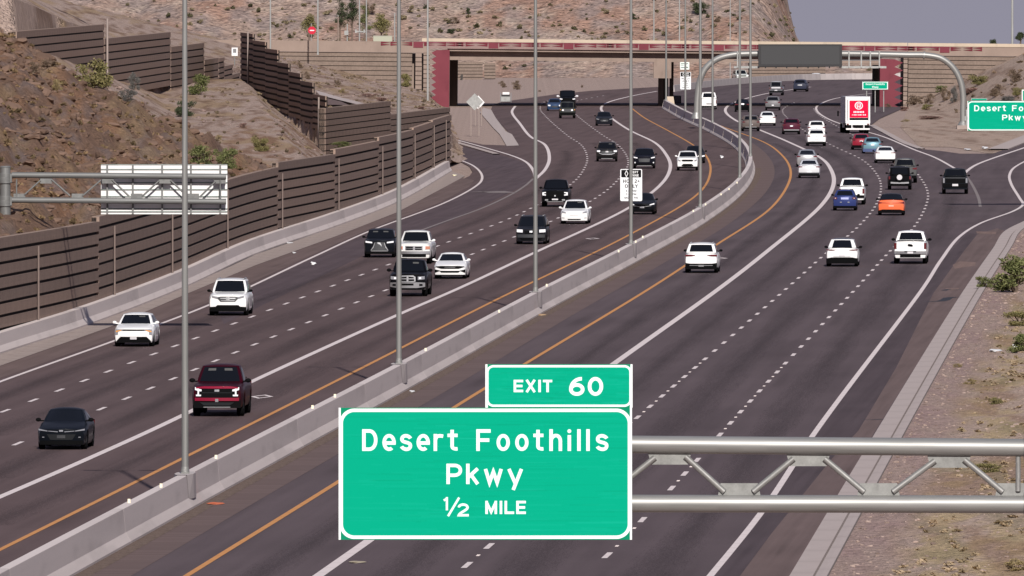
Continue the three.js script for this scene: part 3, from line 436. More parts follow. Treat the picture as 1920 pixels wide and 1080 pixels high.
// concrete wall beyond the bridge on the outside of the bend, block wall behind it, low wall left
{
  const a = pathOf([[1262, 172], [1330, 163], [1435, 154], [1540, 149.5], [1650, 148.5], [1760, 148]], 8), w = thing('curve_barrier', 'long pale concrete barrier round the outside of the bend beyond the bridge', 'barrier');
  mesh('barrier_wall', sweep(a, [[-0.2, 0], [-0.12, 0.9], [0.12, 0.9], [0.25, 0]], true), M.conc, w);
  const b = thing('far_block_wall', 'low brown coursed wall behind the bend, seen below the dark message board', 'wall'); coursed(b, { x: (1405 - 960) / F * 1950, d: 1950 }, { x: (1548 - 960) / F * 1955, d: 1955 }, [[0, 1, 2.6]], () => 0, 0.5, M.blockFar, 0.4, 0.09);
  const c = thing('far_left_wall', 'short brown coursed wall on the sand bank seen under the left end of the bridge', 'wall'); coursed(c, { x: (850 - 960) / F * 1930, d: 1930 }, { x: (905 - 960) / F * 1930, d: 1930 }, [[0, 1, 2.6]], () => 0.3, 0.48, M.blockFar, 0.4, 0.09); coursed(c, { x: (908 - 960) / F * 1931, d: 1931 }, { x: (929 - 960) / F * 1931, d: 1931 }, [[0, 1, 2.4]], () => 0.3, 0.48, M.blockFar, 0.4, 0.09);
}
// ---------------------------------------------------------------- lettering and sign faces
function glyph(c, ch, x0, y0, x1, y1, w) {                   // rounded highway lettering drawn with strokes inside a box
  const l = x0 + w / 2, r = x1 - w / 2, t = y0 + w / 2, b = y1 - w / 2, W = r - l, H = b - t, mx = (l + r) / 2, my = (t + b) / 2;
  c.lineWidth = w; c.lineCap = 'butt'; c.lineJoin = 'miter'; c.beginPath();
  const ln = (...p) => { c.moveTo(p[0], p[1]); for (let i = 2; i < p.length; i += 2) c.lineTo(p[i], p[i + 1]); };
  switch (ch) {
    case 'D': ln(l, y0, l, y1); c.moveTo(l, t); c.lineTo(l + W * 0.4, t); c.bezierCurveTo(r + W * 0.08, t, r + W * 0.08, b, l + W * 0.4, b); c.lineTo(l, b); break;
    case 'P': ln(l, y0, l, y1); c.moveTo(l, t); c.lineTo(l + W * 0.5, t); c.bezierCurveTo(r + W * 0.14, t, r + W * 0.14, t + H * 0.58, l + W * 0.5, t + H * 0.58); c.lineTo(l, t + H * 0.58); break;
    case 'F': ln(l, y0, l, y1); ln(l, t, x1, t); ln(l, my, x1 - W * 0.12, my); break;
    case 'E': ln(l, y0, l, y1); ln(l, t, x1, t); ln(l, my, x1 - W * 0.1, my); ln(l, b, x1, b); break;
    case 'L': ln(l, y0, l, y1); ln(l, b, x1, b); break;
    case 'T': ln(mx, y0, mx, y1); ln(x0, t, x1, t); break;
    case 'I': case 'l': ln(mx, y0, mx, y1); break;
    case 'X': ln(l, y0, r, y1); ln(r, y0, l, y1); break;
    case 'M': ln(l, y1, l, y0); ln(r, y1, r, y0); c.moveTo(l, t); c.lineTo(mx, b - H * 0.08); c.lineTo(r, t); break;
    case 'e': c.ellipse(mx, my, W / 2, H / 2, 0, 0.95, Math.PI * 2); c.moveTo(l, my + H * 0.04); c.lineTo(r + w / 2, my + H * 0.04); break;
    case 's': c.moveTo(r, t + H * 0.2); c.bezierCurveTo(r - W * 0.25, t - H * 0.08, l, t - H * 0.06, l + W * 0.02, t + H * 0.26); c.bezierCurveTo(l + W * 0.04, my + H * 0.08, r, my - H * 0.1, r - W * 0.01, b - H * 0.24); c.bezierCurveTo(r - W * 0.05, b + H * 0.1, l + W * 0.2, b + H * 0.06, l - W * 0.02, b - H * 0.2); break;
    case 'r': ln(l, y0, l, y1); c.moveTo(l, t + H * 0.34); c.bezierCurveTo(l + W * 0.1, t, mx, t - H * 0.04, x1, t + H * 0.04); break;
    case 't': c.moveTo(mx - W * 0.06, y0); c.lineTo(mx - W * 0.06, b - H * 0.16); c.quadraticCurveTo(mx, b, x1, b - H * 0.02); ln(x0, t + H * 0.22, x1, t + H * 0.22); break;
    case 'o': c.ellipse(mx, my, W / 2, H / 2, 0, 0, 7); break;
    case '0': c.ellipse(mx, my, W / 2, H / 2, 0, 0, 7); break;
    case 'h': ln(l, y0, l, y1); c.moveTo(l, y0 + (y1 - y0) * 0.52); c.bezierCurveTo(l + W * 0.1, y0 + (y1 - y0) * 0.22, r, y0 + (y1 - y0) * 0.2, r, y0 + (y1 - y0) * 0.56); c.lineTo(r, y1); break;
    case 'i': ln(mx, y0 + (y1 - y0) * 0.27, mx, y1); c.stroke(); c.beginPath(); c.arc(mx, y0 + w * 0.55, w * 0.55, 0, 7); c.fill(); return;
    case 'k': ln(l, y0, l, y1); ln(l, t + H * 0.72, r, y0 + (y1 - y0) * 0.24); ln(l + W * 0.32, t + H * 0.55, r, y1); break;
    case 'w': ln(l, y0, l + W * 0.26, b, mx, t + H * 0.1, r - W * 0.26, b, r, y0); break;
    case 'y': ln(l, y0, l + W * 0.5, y0 + (y1 - y0) * 0.68); ln(r, y0, l + W * 0.34, y1); break;
    case '1': ln(r, y1, r, y0); ln(x0, t + H * 0.2, r, t + H * 0.06); break;
    case '/': ln(l, y1, r, y0); break;
    case '2': c.moveTo(l, t + H * 0.26); c.bezierCurveTo(l + W * 0.05, t - H * 0.1, r, t - H * 0.1, r, t + H * 0.28); c.bezierCurveTo(r, my, l + W * 0.1, b - H * 0.25, l, b); c.lineTo(x1, b); break;
    case '6': c.ellipse(mx, b - H * 0.3, W / 2, H * 0.3, 0, 0, 7); c.moveTo(l, b - H * 0.3); c.bezierCurveTo(l, t + H * 0.3, l + W * 0.4, t, r - W * 0.06, t); break;
  }
  c.stroke();
}
function canvasTex(w, h, draw) { const c = document.createElement('canvas'); c.width = w; c.height = h; const x = c.getContext('2d'); draw(x, w, h); const t = new THREE.CanvasTexture(c); t.colorSpace = THREE.SRGBColorSpace; t.magFilter = THREE.LinearFilter; t.anisotropy = 8; return t; }
const GREEN = 'rgb(0,158,124)', GREEN2 = 'rgb(14,132,96)', SIGNW = 'rgb(232,238,236)';
function rrect(c, x, y, w, h, r) { c.beginPath(); c.moveTo(x + r, y); c.arcTo(x + w, y, x + w, y + h, r); c.arcTo(x + w, y + h, x, y + h, r); c.arcTo(x, y + h, x, y, r); c.arcTo(x, y, x + w, y, r); c.closePath(); }
function greenPanel(c, W, H, r, bw, k) { // green sheeting with a rounded white border; faint square cells of the sheeting
  c.fillStyle = GREEN2; c.fillRect(0, 0, W, H); c.fillStyle = SIGNW; c.fillRect(0, 0, 4 * k, H); c.fillRect(W - 4 * k, 0, 4 * k, H); rrect(c, 1.5 * k, 1.5 * k, W - 3 * k, H - 3 * k, r * k); c.fill(); rrect(c, (1.5 + bw) * k, (1.5 + bw) * k, W - (3 + 2 * bw) * k, H - (3 + 2 * bw) * k, (r - bw) * k); c.fillStyle = GREEN; c.fill();
  c.save(); rrect(c, (1.5 + bw) * k, (1.5 + bw) * k, W - (3 + 2 * bw) * k, H - (3 + 2 * bw) * k, (r - bw) * k); c.clip(); for (let i = 0; i < 260; i++) { c.fillStyle = i % 2 ? 'rgba(0,120,95,0.10)' : 'rgba(60,200,160,0.07)'; c.fillRect(h2(i, 1, 5) * W, h2(i, 2, 5) * H, h2(i, 3, 5) * W * 0.3, 2 + h2(i, 4, 5) * 9); } c.restore();
  c.fillStyle = c.strokeStyle = SIGNW;
}
const text = (c, list, ox, oy, k) => { for (const [ch, a, b, t, e, w] of list) glyph(c, ch, (a - ox) * k, (t - oy) * k, (b - ox) * k, (e - oy) * k, w * k); };
const row = (s, xs, t, xt, e, w) => [...s].map((ch, i) => [ch, xs[2 * i], xs[2 * i + 1], 'DFPhilk'.includes(ch) ? t : ch === 't' ? t + 1 : xt, ch === 'y' ? e + 11 : e, w]);
const WORDS = [...row('DesertFoothills', [679, 710, 717, 742, 750, 773, 781, 806, 813, 831, 839, 858, 893, 920, 931, 956, 966, 991, 1000, 1019, 1030, 1054, 1063, 1072, 1082, 1089, 1099, 1106, 1117, 1141], 805, 814, 846, 6.6), ...row('Pkwy', [837, 867, 874, 899, 907, 943, 951, 981], 870, 880, 908.5, 6.5)];
const faceMain = canvasTex(1650, 747, (c, W, H) => { greenPanel(c, W, H, 28, 6.5, 3); text(c, [...WORDS, ['1', 832, 840, 933, 958, 4.2], ['/', 838, 863, 934, 969, 4.2], ['2', 858, 879, 945, 969.5, 4.6], ['M', 910, 932, 940, 965, 4.8], ['I', 937, 941.5, 940, 965, 4.8], ['L', 946, 964, 940, 965, 4.8], ['E', 968, 986, 940, 965, 4.8]], 635, 764.5, 3); });
const faceTab = canvasTex(828, 252, (c, W, H) => { greenPanel(c, W, H, 14, 4.5, 3); c.fillStyle = SIGNW; c.fillRect(0, 60, 15, H); c.fillRect(W - 15, 60, 15, H); text(c, [['E', 963, 981, 713, 737, 4.8], ['X', 985, 1005, 713, 737, 4.8], ['I', 1009, 1014.5, 713, 737, 4.8], ['T', 1018, 1035.5, 713, 737, 4.8], ['6', 1067, 1096, 707.5, 744, 7], ['0', 1102, 1131, 707.5, 744, 7]], 910, 683, 3); });
const faceFar = canvasTex(1030, 390, (c, W, H) => { greenPanel(c, W, H, 26, 7, 1.9); text(c, WORDS, 641, 776, 1.9); });
const faceGuide = canvasTex(384, 128, (c, W, H) => { greenPanel(c, W, H, 13, 5, 2); c.font = 'bold 38px sans-serif'; c.textAlign = 'center'; c.fillText('Desert Foothills', W / 2, 54, W - 50); c.fillText('Pkwy', W / 2, 100); });
const faceHov = canvasTex(320, 496, (c, W, H) => {
  c.fillStyle = 'rgb(235,236,238)'; rrect(c, 0, 0, W, H, 22); c.fill(); c.fillStyle = 'rgb(26,26,28)'; rrect(c, 14, 12, W - 28, 118, 12); c.fill(); c.fillStyle = c.strokeStyle = 'rgb(240,240,240)';
  c.lineWidth = 9; c.beginPath(); c.moveTo(90, 24); c.lineTo(112, 71); c.lineTo(90, 118); c.lineTo(68, 71); c.closePath(); c.stroke(); c.textAlign = 'center'; c.font = 'bold 50px sans-serif'; c.fillText('LEFT', 208, 66); c.fillText('LANE', 208, 116);
  c.fillStyle = 'rgb(24,24,26)'; c.font = 'bold 74px sans-serif'; c.fillText('HOV 2+', W / 2, 214, W - 40); c.fillText('ONLY', W / 2, 290, W - 90); c.font = 'bold 42px sans-serif'; c.fillText('6 - 9 AM', W / 2, 352); c.fillText('3 - 7 PM', W / 2, 406); c.fillText('MON - FRI', W / 2, 460);
});
const faceSmall = canvasTex(128, 96, (c, W, H) => { c.fillStyle = 'rgb(228,236,230)'; c.fillRect(0, 0, W, H); c.fillStyle = 'rgb(60,90,75)'; c.fillRect(12, 14, 46, 8); c.fillRect(12, 34, 40, 8); c.fillRect(12, 66, 48, 10); c.fillRect(76, 16, 36, 10); c.fillRect(76, 60, 38, 12); });
const faceTruck = canvasTex(420, 400, (c, W, H) => {
  c.fillStyle = 'rgb(226,22,62)'; c.fillRect(0, 0, W, H); c.strokeStyle = c.fillStyle = 'rgb(250,236,238)'; c.lineWidth = 20; c.beginPath(); c.arc(W / 2, 118, 82, 0, 7); c.stroke();
  c.lineWidth = 15; rrect(c, W / 2 - 40, 76, 80, 66, 14); c.stroke(); c.beginPath(); c.arc(W / 2 - 26, 158, 13, 0, 7); c.arc(W / 2 + 26, 158, 13, 0, 7); c.fill(); c.fillRect(W / 2 - 34, 104, 68, 10);
  for (let i = 0; i < 7; i++) { rrect(c, 92 + i * 35, 246, 24, 44, 9); c.fill(); } for (let i = 0; i < 9; i++) c.fillRect(58 + i * 36, 322, i % 3 ? 24 : 12, 26);
});
const faceM = (t, o = {}) => std({ map: t, roughness: 0.95, ...o });
function quadAt(a, b, c, d) { return new Geo().quad(a, b, c, d, [[0, 0], [1, 0], [1, 1], [0, 1]]).build(); }
const rect = (x0, y0, x1, y1, D) => [P(x0, y1, D), P(x1, y1, D), P(x1, y0, D), P(x0, y0, D)];
function local(o) { return (name, geo, mat, parent) => mesh(name, geo.translate(-o.position.x, -o.position.y, -o.position.z), mat, parent ?? o); }
function signPanel(name, label, cat, x0, y0, x1, y1, D, face, backs, group) { // face towards the camera, alloy sheet behind
  const b = P((x0 + x1) / 2, y1, D), o = thing(name, label, cat, [b.x, b.y, b.z], 0, group), put = local(o), A = rect(x0, y0, x1, y1, D);
  put('sign_panel', new Geo().box(A[0].x, A[0].y, -D - 0.05, A[2].x, A[2].y, -D).build(), M.steelPale); put('sign_face', quadAt(...rect(x0, y0, x1, y1, D - 0.006)), faceM(face));
  for (let k = 0; k < backs; k++) { const x = lerp(A[0].x, A[2].x, (k + 0.5) / backs); put('stiffener', new Geo().box(x - 0.05, A[0].y + 0.1, -D - 0.18, x + 0.05, A[2].y - 0.1, -D - 0.052).build(), M.steel); }
  return [o, put];
}
// ---------------------------------------------------------------- sign structures
{ // big sign in front with its truss
  const D = 245;
  const [o, put] = signPanel('overhead_sign', 'large near green exit sign reading Desert Foothills Pkwy 1/2 MILE', 'road sign', 635, 764.5, 1185, 1012, D, faceMain, 4);
  put('exit_tab', new Geo().box(P(910, 764, D).x, P(0, 764, D).y + 0.004, -D - 0.05, P(1186, 764, D).x, P(0, 683, D).y, -D).build(), M.steelPale); put('tab_face', quadAt(...rect(910, 683, 1186, 764.4, D - 0.006)), faceM(faceTab));
  const Dt = D + 0.42, base = G(2120, 1000); base.set(P(2120, 900, Dt).x, 0, -Dt);
  const t = thing('sign_truss', 'galvanised steel truss arm reaching in from the right behind the large green sign', 'sign truss', [base.x, 0, base.z]), p = local(t);
  const pt = (x, y, z = 0) => P(x, y, Dt + z);
  p('post', bar(V3(base.x, 0, -Dt), V3(base.x, 10.2, -Dt), 0.36, 0.32, 28), M.steel); p('base_plate', new Geo().box(base.x - 0.6, 0, -Dt - 0.6, base.x + 0.6, 0.08, -Dt + 0.6).build(), M.steel);
  p('chord', bar(pt(660, 829), pt(2120, 841), 0.170, 0.170, 28), M.steel); p('chord', bar(pt(660, 943), pt(2120, 946), 0.170, 0.170, 28), M.steel);
  const plate = (x0, x1, y0, y1, inset) => { const q = [pt(x0, y0), pt(x1, y0), pt(x1 - inset, y1), pt(x0 + inset, y1)], s = new THREE.Shape(q.map((v) => new THREE.Vector2(v.x, v.y))), g = wuv(new THREE.ExtrudeGeometry(s, { depth: 0.014, bevelEnabled: false })); g.translate(0, 0, -Dt + 0.0); g.computeVertexNormals(); p('gusset', g, M.gusset); };
  M.gusset = std({ map: scaled(tSteel, 2, 2), color: lin(0.62, 0.62, 0.59), roughness: 0.7, metalness: 0.15 });
  for (const [x, yt] of [[955, 848], [1256, 850], [1516, 853], [1780, 856], [2030, 857]]) plate(x - 43, x + 42, yt - 8, yt + 21, 8);
  for (const [x, yb] of [[1130, 927], [1386, 927], [1647, 927], [1906, 927], [850, 927]]) plate(x - 42, x + 42, yb + 12, yb - 21, 7);
  for (const [x0, y0, x1, y1] of [[924, 862, 870, 915], [987, 862, 1090, 917], [1228, 858, 1165, 908], [1285, 856, 1358, 922], [1488, 860, 1412, 922], [1546, 860, 1620, 922], [1753, 864, 1674, 922], [1808, 862, 1880, 922], [2006, 866, 1932, 922]]) p('diagonal', bar(pt(x0, y0, -0.03), pt(x1, y1, -0.03), 0.058, 0.058, 14), M.steel);
  for (const [x, y] of [[1926, 839.5], [1926, 945.5]]) { p('splice_flange', bar(pt(x - 6, y), pt(x - 2.5, y), 0.235, 0.235, 24), M.steelPale); p('splice_flange', bar(pt(x - 1.5, y), pt(x + 2, y), 0.235, 0.235, 24), M.steelPale); }
  for (const [x, y] of [[700, 829.5], [1120, 833], [700, 943], [1120, 944.3]]) p('pipe_clamp', bar(pt(x - 4, y), pt(x + 4, y), 0.185, 0.185, 20), M.steelPale);
  p('upright', bar(pt(1909, 856, -0.03), pt(1909, 921, -0.03), 0.05, 0.05, 14), M.steel);
  for (const x of [760, 1060]) p('hanger', bar(pt(x, 780, -0.2), pt(x, 1000, -0.2), 0.05, 0.05, 8), M.steel);
}
{ // cantilever on the left, seen from behind
  const D = 613, b = P(10, 400, D), t = thing('sign_truss', 'grey steel cantilever truss standing behind the brown wall on the left', 'sign truss', [b.x, 0, -D]), p = local(t), pt = (x, y, z = 0) => P(x, y, D + z);
  p('post', bar(V3(b.x, 0, -D), V3(b.x, pt(10, 314).y, -D), 0.27, 0.25, 24), M.dull); for (const y of [334, 377]) { p('collar', bar(pt(10, y + 9.5), pt(10, y - 9.5), 0.32, 0.32, 24), M.dull); p('flange', new Geo().box(pt(19, 0).x, pt(0, y + 8).y, -D - 0.25, pt(22, 0).x, pt(0, y - 8).y, -D + 0.25).build(), M.dull); }
  p('post_cap', bar(pt(10, 314), pt(10, 311), 0.27, 0.2, 24), M.dull);
  p('chord', bar(pt(22, 328), pt(424, 331), 0.14, 0.14, 18), M.dull); p('chord', bar(pt(22, 375), pt(424, 378), 0.14, 0.14, 18), M.dull);
  const pl = (x, y) => p('gusset', new Geo().box(pt(x - 11, 0).x, pt(0, y + 5).y, -D - 0.01, pt(x + 11, 0).x, pt(0, y - 5).y, -D + 0.01).build(), M.dull);
  for (const x of [86, 202, 309, 412]) pl(x, 339); for (const x of [36, 145, 256, 362]) pl(x, 368);
  for (const [x0, y0, x1, y1] of [[46, 365, 76, 338], [97, 337, 131, 367], [155, 367, 189, 338], [210, 337, 242, 368], [267, 368, 298, 339], [320, 338, 352, 369], [374, 370, 404, 340]]) p('diagonal', bar(pt(x0, y0, -0.03), pt(x1, y1, -0.03), 0.045, 0.045, 10), M.dull);
  for (const x of [31, 413]) p('upright', bar(pt(x, 336), pt(x, 372), 0.04, 0.04, 10), M.dull);
  const Ds = D + 0.45, c = P(307, 402, Ds), s = thing('overhead_sign', 'pale alloy back of an overhead sign hanging on the left truss', 'road sign', [c.x, c.y, -Ds]), q = local(s), ps = (x, y, z = 0) => P(x, y, Ds + z);
  const heights = [[308, 317], [317.4, 326], [326.4, 342], [342.4, 355], [355.4, 368], [368.4, 391], [391.4, 396.4], [396.8, 402]];
  for (const [y0, y1] of heights) q('alloy_plank', new Geo().box(ps(189, 0).x, ps(0, y1 - 0.4).y, -Ds - 0.05, ps(426, 0).x, ps(0, y0 + 0.4).y, -Ds).build(), M.white);
  for (const [y0] of heights) q('plank_rib', new Geo().box(ps(189, 0).x, ps(0, y0 + 1.2).y, -Ds, ps(426, 0).x, ps(0, y0 + 0.1).y, -Ds + 0.04).build(), M.steelPale);
  for (const x of [201, 249, 304, 358, 413]) q('stiffener', new Geo().box(ps(x - 1.6, 0).x, ps(0, 401).y, -Ds + 0.045, ps(x + 1.6, 0).x, ps(0, 309).y, -Ds + 0.14).build(), M.dull);
  q('sign_face', new Geo().box(ps(189, 0).x, ps(0, 402).y, -Ds - 0.07, ps(426, 0).x, ps(0, 308).y, -Ds - 0.055).build(), std({ color: lin(0.01, 0.25, 0.16) }));
}
{ // far exit sign at the right edge of the picture
  const D = 923;
  const [o, put] = signPanel('overhead_sign', 'green Desert Foothills Pkwy exit sign cut off by the right edge of the picture', 'road sign', 1814, 189.5, 1994, 245, D, faceFar, 3);
  put('sign_tab', new Geo().box(P(1821, 0, D).x, P(0, 189, D).y + 0.01, -D - 0.05, P(1851, 0, D).x, P(0, 184, D).y, -D).build(), M.steelPale); put('tab_face', new Geo().box(P(1822, 0, D).x, P(0, 188, D).y, -D + 0.002, P(1850, 0, D).x, P(0, 185, D).y, -D + 0.008).build(), std({ color: lin(0.01, 0.3, 0.19) }));
  put('exit_tab', new Geo().box(P(1916, 0, D).x, P(0, 189, D).y + 0.01, -D - 0.05, P(1990, 0, D).x, P(0, 168, D).y, -D).build(), M.white); put('tab_face', new Geo().box(P(1918, 0, D).x, P(0, 188, D).y, -D + 0.002, P(1988, 0, D).x, P(0, 170, D).y, -D + 0.008).build(), std({ color: lin(0.01, 0.3, 0.19) }));
  const Dt = D + 0.5, b = P(2050, 0, Dt), t = thing('sign_truss', 'steel support behind the cut-off green exit sign at the right edge', 'sign truss', [b.x, 0, -Dt]), p = local(t);
  p('post', bar(V3(b.x, 0, -Dt), V3(b.x, 8.4, -Dt), 0.28, 0.26, 20), M.steel); for (const y of [200, 222]) p('chord', bar(P(1812, y, Dt), P(2050, y, Dt), 0.13, 0.13, 14), M.steelPale); p('chord_cap', new Geo().box(P(1808, 0, Dt).x, P(0, 226, Dt).y, -Dt - 0.2, P(1813, 0, Dt).x, P(0, 218, Dt).y, -Dt + 0.2).build(), M.steelPale);
}
{ // curved monotube gantry with the dark message board
  const D = 1357, pt = (x, y, z = 0) => P(x, y, D + z), b = G(1806, 241), t = thing('gantry', 'curved tubular steel gantry arching over the right lanes near the bridge', 'gantry', [b.x, 0, -D]), p = local(t);
  const v = [[1306, 222], [1308, 180], [1312, 152], [1323, 128], [1344, 111], [1372, 103], [1400, 101], [1500, 101], [1600, 101], [1700, 103], [1740, 104], [1766, 110], [1788, 128], [1801, 152], [1806, 180], [1806, 206], [1806, 234]].map(([x, y]) => pt(x, y));
  p('tube', new THREE.TubeGeometry(new THREE.CatmullRomCurve3(v, false, 'centripetal'), 120, 0.33, 18), M.steel); p('joint_ring', bar(pt(1731, 103.6), pt(1734, 103.8), 0.43, 0.43, 20), M.steel);
  p('pedestal', new Geo().box(pt(1794, 0).x, -0.1, -D - 0.9, pt(1817, 0).x, 0.35, -D + 0.9).build(), M.concDirty); p('base_flange', bar(V3(pt(1806, 0).x, 0.35, -D), V3(pt(1806, 0).x, 0.75, -D), 0.6, 0.38, 16), M.steel); p('base_flange', bar(V3(pt(1306, 0).x, 1.07, -D), V3(pt(1306, 0).x, 1.7, -D), 0.6, 0.38, 16), M.steel);
  p('conduit', bar(V3(pt(1812, 0).x, 0.35, -D + 0.45), V3(pt(1812, 0).x, 2.0, -D + 0.45), 0.1, 0.1, 8), M.steelPale);
  const f = D - 0.5, pf = (x, y, z = 0) => P(x, y, f + z);
  for (const [x0, x1] of [[1376, 1424], [1578, 1662]]) { p('walkway', new Geo().box(pf(x0, 0).x, pf(0, 128).y, -f - 0.9, pf(x1, 0).x, pf(0, 124).y, -f).build(), M.steelPale); p('rail', bar(pf(x0, 113), pf(Math.min(x1, 1650), 113), 0.045, 0.045, 8), M.steelDark); }
  for (const x of [1592, 1615, 1632, 1649, 1383, 1408]) p('sign_bracket', new Geo().box(pf(x - 1.2, 0).x, pf(0, 127).y, -f, pf(x + 1.2, 0).x, pf(0, 96).y, -f + 0.1).build(), M.steelPale);
  for (const y of [118, 121]) p('rail', bar(pf(1580, y), pf(1650, y), 0.04, 0.04, 8), M.tan);
  const m = D - 1.2, c = P(1500, 124, m), s = thing('message_board', 'dark blank electronic message board hung on the curved gantry', 'message board', [c.x, c.y, -m]), q = local(s), pm = (x, y) => P(x, y, m);
  q('housing', new Geo().box(pm(1422, 0).x, pm(0, 125).y, -m - 0.6, pm(1579, 0).x, pm(0, 83).y, -m).build(), M.black); q('screen', new Geo().box(pm(1427, 0).x, pm(0, 121).y, -m - 0.01, pm(1574, 0).x, pm(0, 86.5).y, -m + 0.02).build(), std({ color: lin(0.045, 0.045, 0.047), roughness: 0.75 }));
  for (let k = 0; k < 8; k++) q('bottom_lug', new Geo().box(pm(1434 + k * 20, 0).x, pm(0, 128).y, -m - 0.3, pm(1436.5 + k * 20, 0).x, pm(0, 125).y - 0.003, -m - 0.1).build(), M.black);
}
{ // signs on the median poles, guide sign in the gore, sign backs on the left
  const D = -G(1183, 457, 1.07).z - 0.30;
  const [h] = signPanel('carpool_sign', 'black and white LEFT LANE HOV 2+ ONLY sign on the fourth median pole', 'road sign', 1163, 317, 1204, 377, D, faceHov, 2);
  const D2 = -G(1285, 207, 1.07).z - 0.3; signPanel('carpool_sign', 'small distant black and white carpool sign on a median pole near the bridge', 'road sign', 1275.5, 135, 1295.5, 167.5, D2, faceHov, 2);
  signPanel('route_sign', 'small pale sign above the distant carpool sign on the median pole', 'road sign', 1275, 116.5, 1292.5, 130.5, D2 - 0.01, faceSmall, 1);
  const Dg = 1500, [g, put] = signPanel('guide_sign', 'small green Desert Foothills Pkwy sign on posts beside the right maroon abutment', 'road sign', 1617, 153, 1665, 168, Dg, faceGuide, 3);
  for (const [x, y] of [[1625, 196], [1641, 201], [1657, 200]]) { const q = P(x, 160, Dg + 0.12), e = P(x, y, Dg + 0.12); put('post', bar(V3(q.x, e.y - 0.6, -Dg - 0.25), V3(q.x, q.y, -Dg - 0.25), 0.06, 0.06, 8), M.steelPale); }
  const D3 = 1299, base = G(890, 255), dm = thing('diamond_sign', 'pale back of a diamond warning sign on two posts beside the left ramp', 'road sign', [base.x, 0, base.z]), p = local(dm);
  const dia = (cx, cy, r, D, sk) => { const c = P(cx, cy, D), k = D / F, s = new THREE.Shape([[0, r], [r * sk, 0], [0, -r], [-r * sk, 0]].map(([x, y]) => new THREE.Vector2(c.x + x * k, c.y + y * k))), g = wuv(new THREE.ExtrudeGeometry(s, { depth: 0.03, bevelEnabled: false })); g.translate(0, 0, -D); g.computeVertexNormals(); return g; };
  p('sign_panel', dia(890, 191, 16, D3, 1), M.steelPale); for (const x of [883, 898]) p('post', bar(V3(P(x, 0, D3 + 0.1).x, 0, -D3 - 0.1), V3(P(x, 0, D3 + 0.1).x, P(x, 184, D3).y, -D3 - 0.1), 0.06, 0.06, 8), M.concDirty);
  const D4 = 1380, b2 = G(896, 238), d2 = thing('diamond_sign', 'second pale diamond sign back half hidden behind the first', 'road sign', [P(897, 0, D4).x, 0, -D4]), p2 = local(d2);
  p2('sign_panel', dia(897, 192, 13, D4, 0.9), M.white); for (const x of [891, 903]) p2('post', bar(V3(P(x, 0, D4).x, 0, -D4 - 0.1), V3(P(x, 0, D4).x, P(x, 190, D4).y, -D4 - 0.1), 0.05, 0.05, 8), M.concDirty);
  const D5 = 1640, q5 = P(585, 57, D5), rs = thing('red_sign', 'red and white road sign on a thin post above the left end of the bridge', 'road sign', [q5.x, q5.y - 2.2, -D5]), p5 = local(rs);
  const ring = new THREE.CylinderGeometry(0.52, 0.52, 0.03, 8); ring.rotateX(Math.PI / 2); ring.rotateZ(Math.PI / 8); ring.translate(q5.x, q5.y, q5.z); p5('sign_face', ring, std({ color: lin(0.55, 0.03, 0.06) })); p5('white_bar', boxG(0.55, 0.13, 0.01, q5.x, q5.y, q5.z + 0.021), M.white); p5('post', bar(V3(q5.x - 0.1, q5.y - 2.2, -D5 - 0.06), V3(q5.x - 0.1, q5.y + 0.9, -D5 - 0.06), 0.04, 0.04, 8), M.steelPale);
  const D6 = 1320, q6 = P(440, 97, D6), ws = thing('small_sign', 'small white roadside board on the ramp behind the tall dark stepped wall', 'road sign', [q6.x, q6.y - 1.4, -D6]), p6 = local(ws); p6('sign_panel', boxG(0.62, 0.85, 0.04, q6.x, q6.y, q6.z), M.white); p6('dark_panel', boxG(0.34, 0.42, 0.012, q6.x, q6.y + 0.1, q6.z + 0.027), M.steelDark); p6('post', bar(V3(q6.x, q6.y - 1.4, -D6 - 0.06), V3(q6.x, q6.y - 0.2, -D6 - 0.06), 0.05, 0.05, 8), M.steel);
}
// ---------------------------------------------------------------- light poles
const polePalms = [['first and nearest of the row', 347, 888], ['second of the row, near the white sedan', 748, 682], ['third of the row', 1004, 547], ['fourth of the row, carrying the carpool sign', 1183, 457], ['fifth of the row, where the barrier starts to bend', 1313, 388], ['sixth of the row, in the bend', 1387, 333], ['seventh of the row, at the outermost point of the bend', 1407, 293], ['eighth of the row, past the bend', 1387, 259], ['ninth of the row, right of the gantry leg', 1336, 230], ['tenth of the row, carrying the distant carpool sign', 1285, 208], ['last of the row, by the bridge pier', 1249, 188]];
function lightPole(parts, h, r0, r1, mat, arms) {
  parts('pole', bar(V3(0, 0.03, 0), V3(0, h, 0), r0, r1, 18), mat); parts('base_flange', merge([boxG(r0 * 2.3, 0.04, r0 * 2.3, 0, 0.02, 0), bar(V3(0, 0.04, 0), V3(0, 0.22, 0), r0 * 1.25, r0 * 1.03, 16)]), mat);
  for (const s of arms) { parts('arm', bar(V3(0, h - 0.35, 0), V3(s * 0.7, h, 0), 0.045, 0.035, 8), mat); parts('luminaire', boxG(0.62, 0.12, 0.3, s * 1.0, h + 0.02, 0), mat); }
}
polePalms.forEach(([which, x, y], i) => {
  const q = G(x, y, 1.085), o = thing('light_pole', 'tall grey median light pole, ' + which, 'light pole', [q.x, 1.088, q.z], 0, 'light poles along the median barrier');
  lightPole((n, g, m) => mesh(n, g, m, o), 17.6, i < 6 ? 0.118 : 0.125, i < 6 ? 0.075 : 0.08, M.pole, [-1, 1]);
});
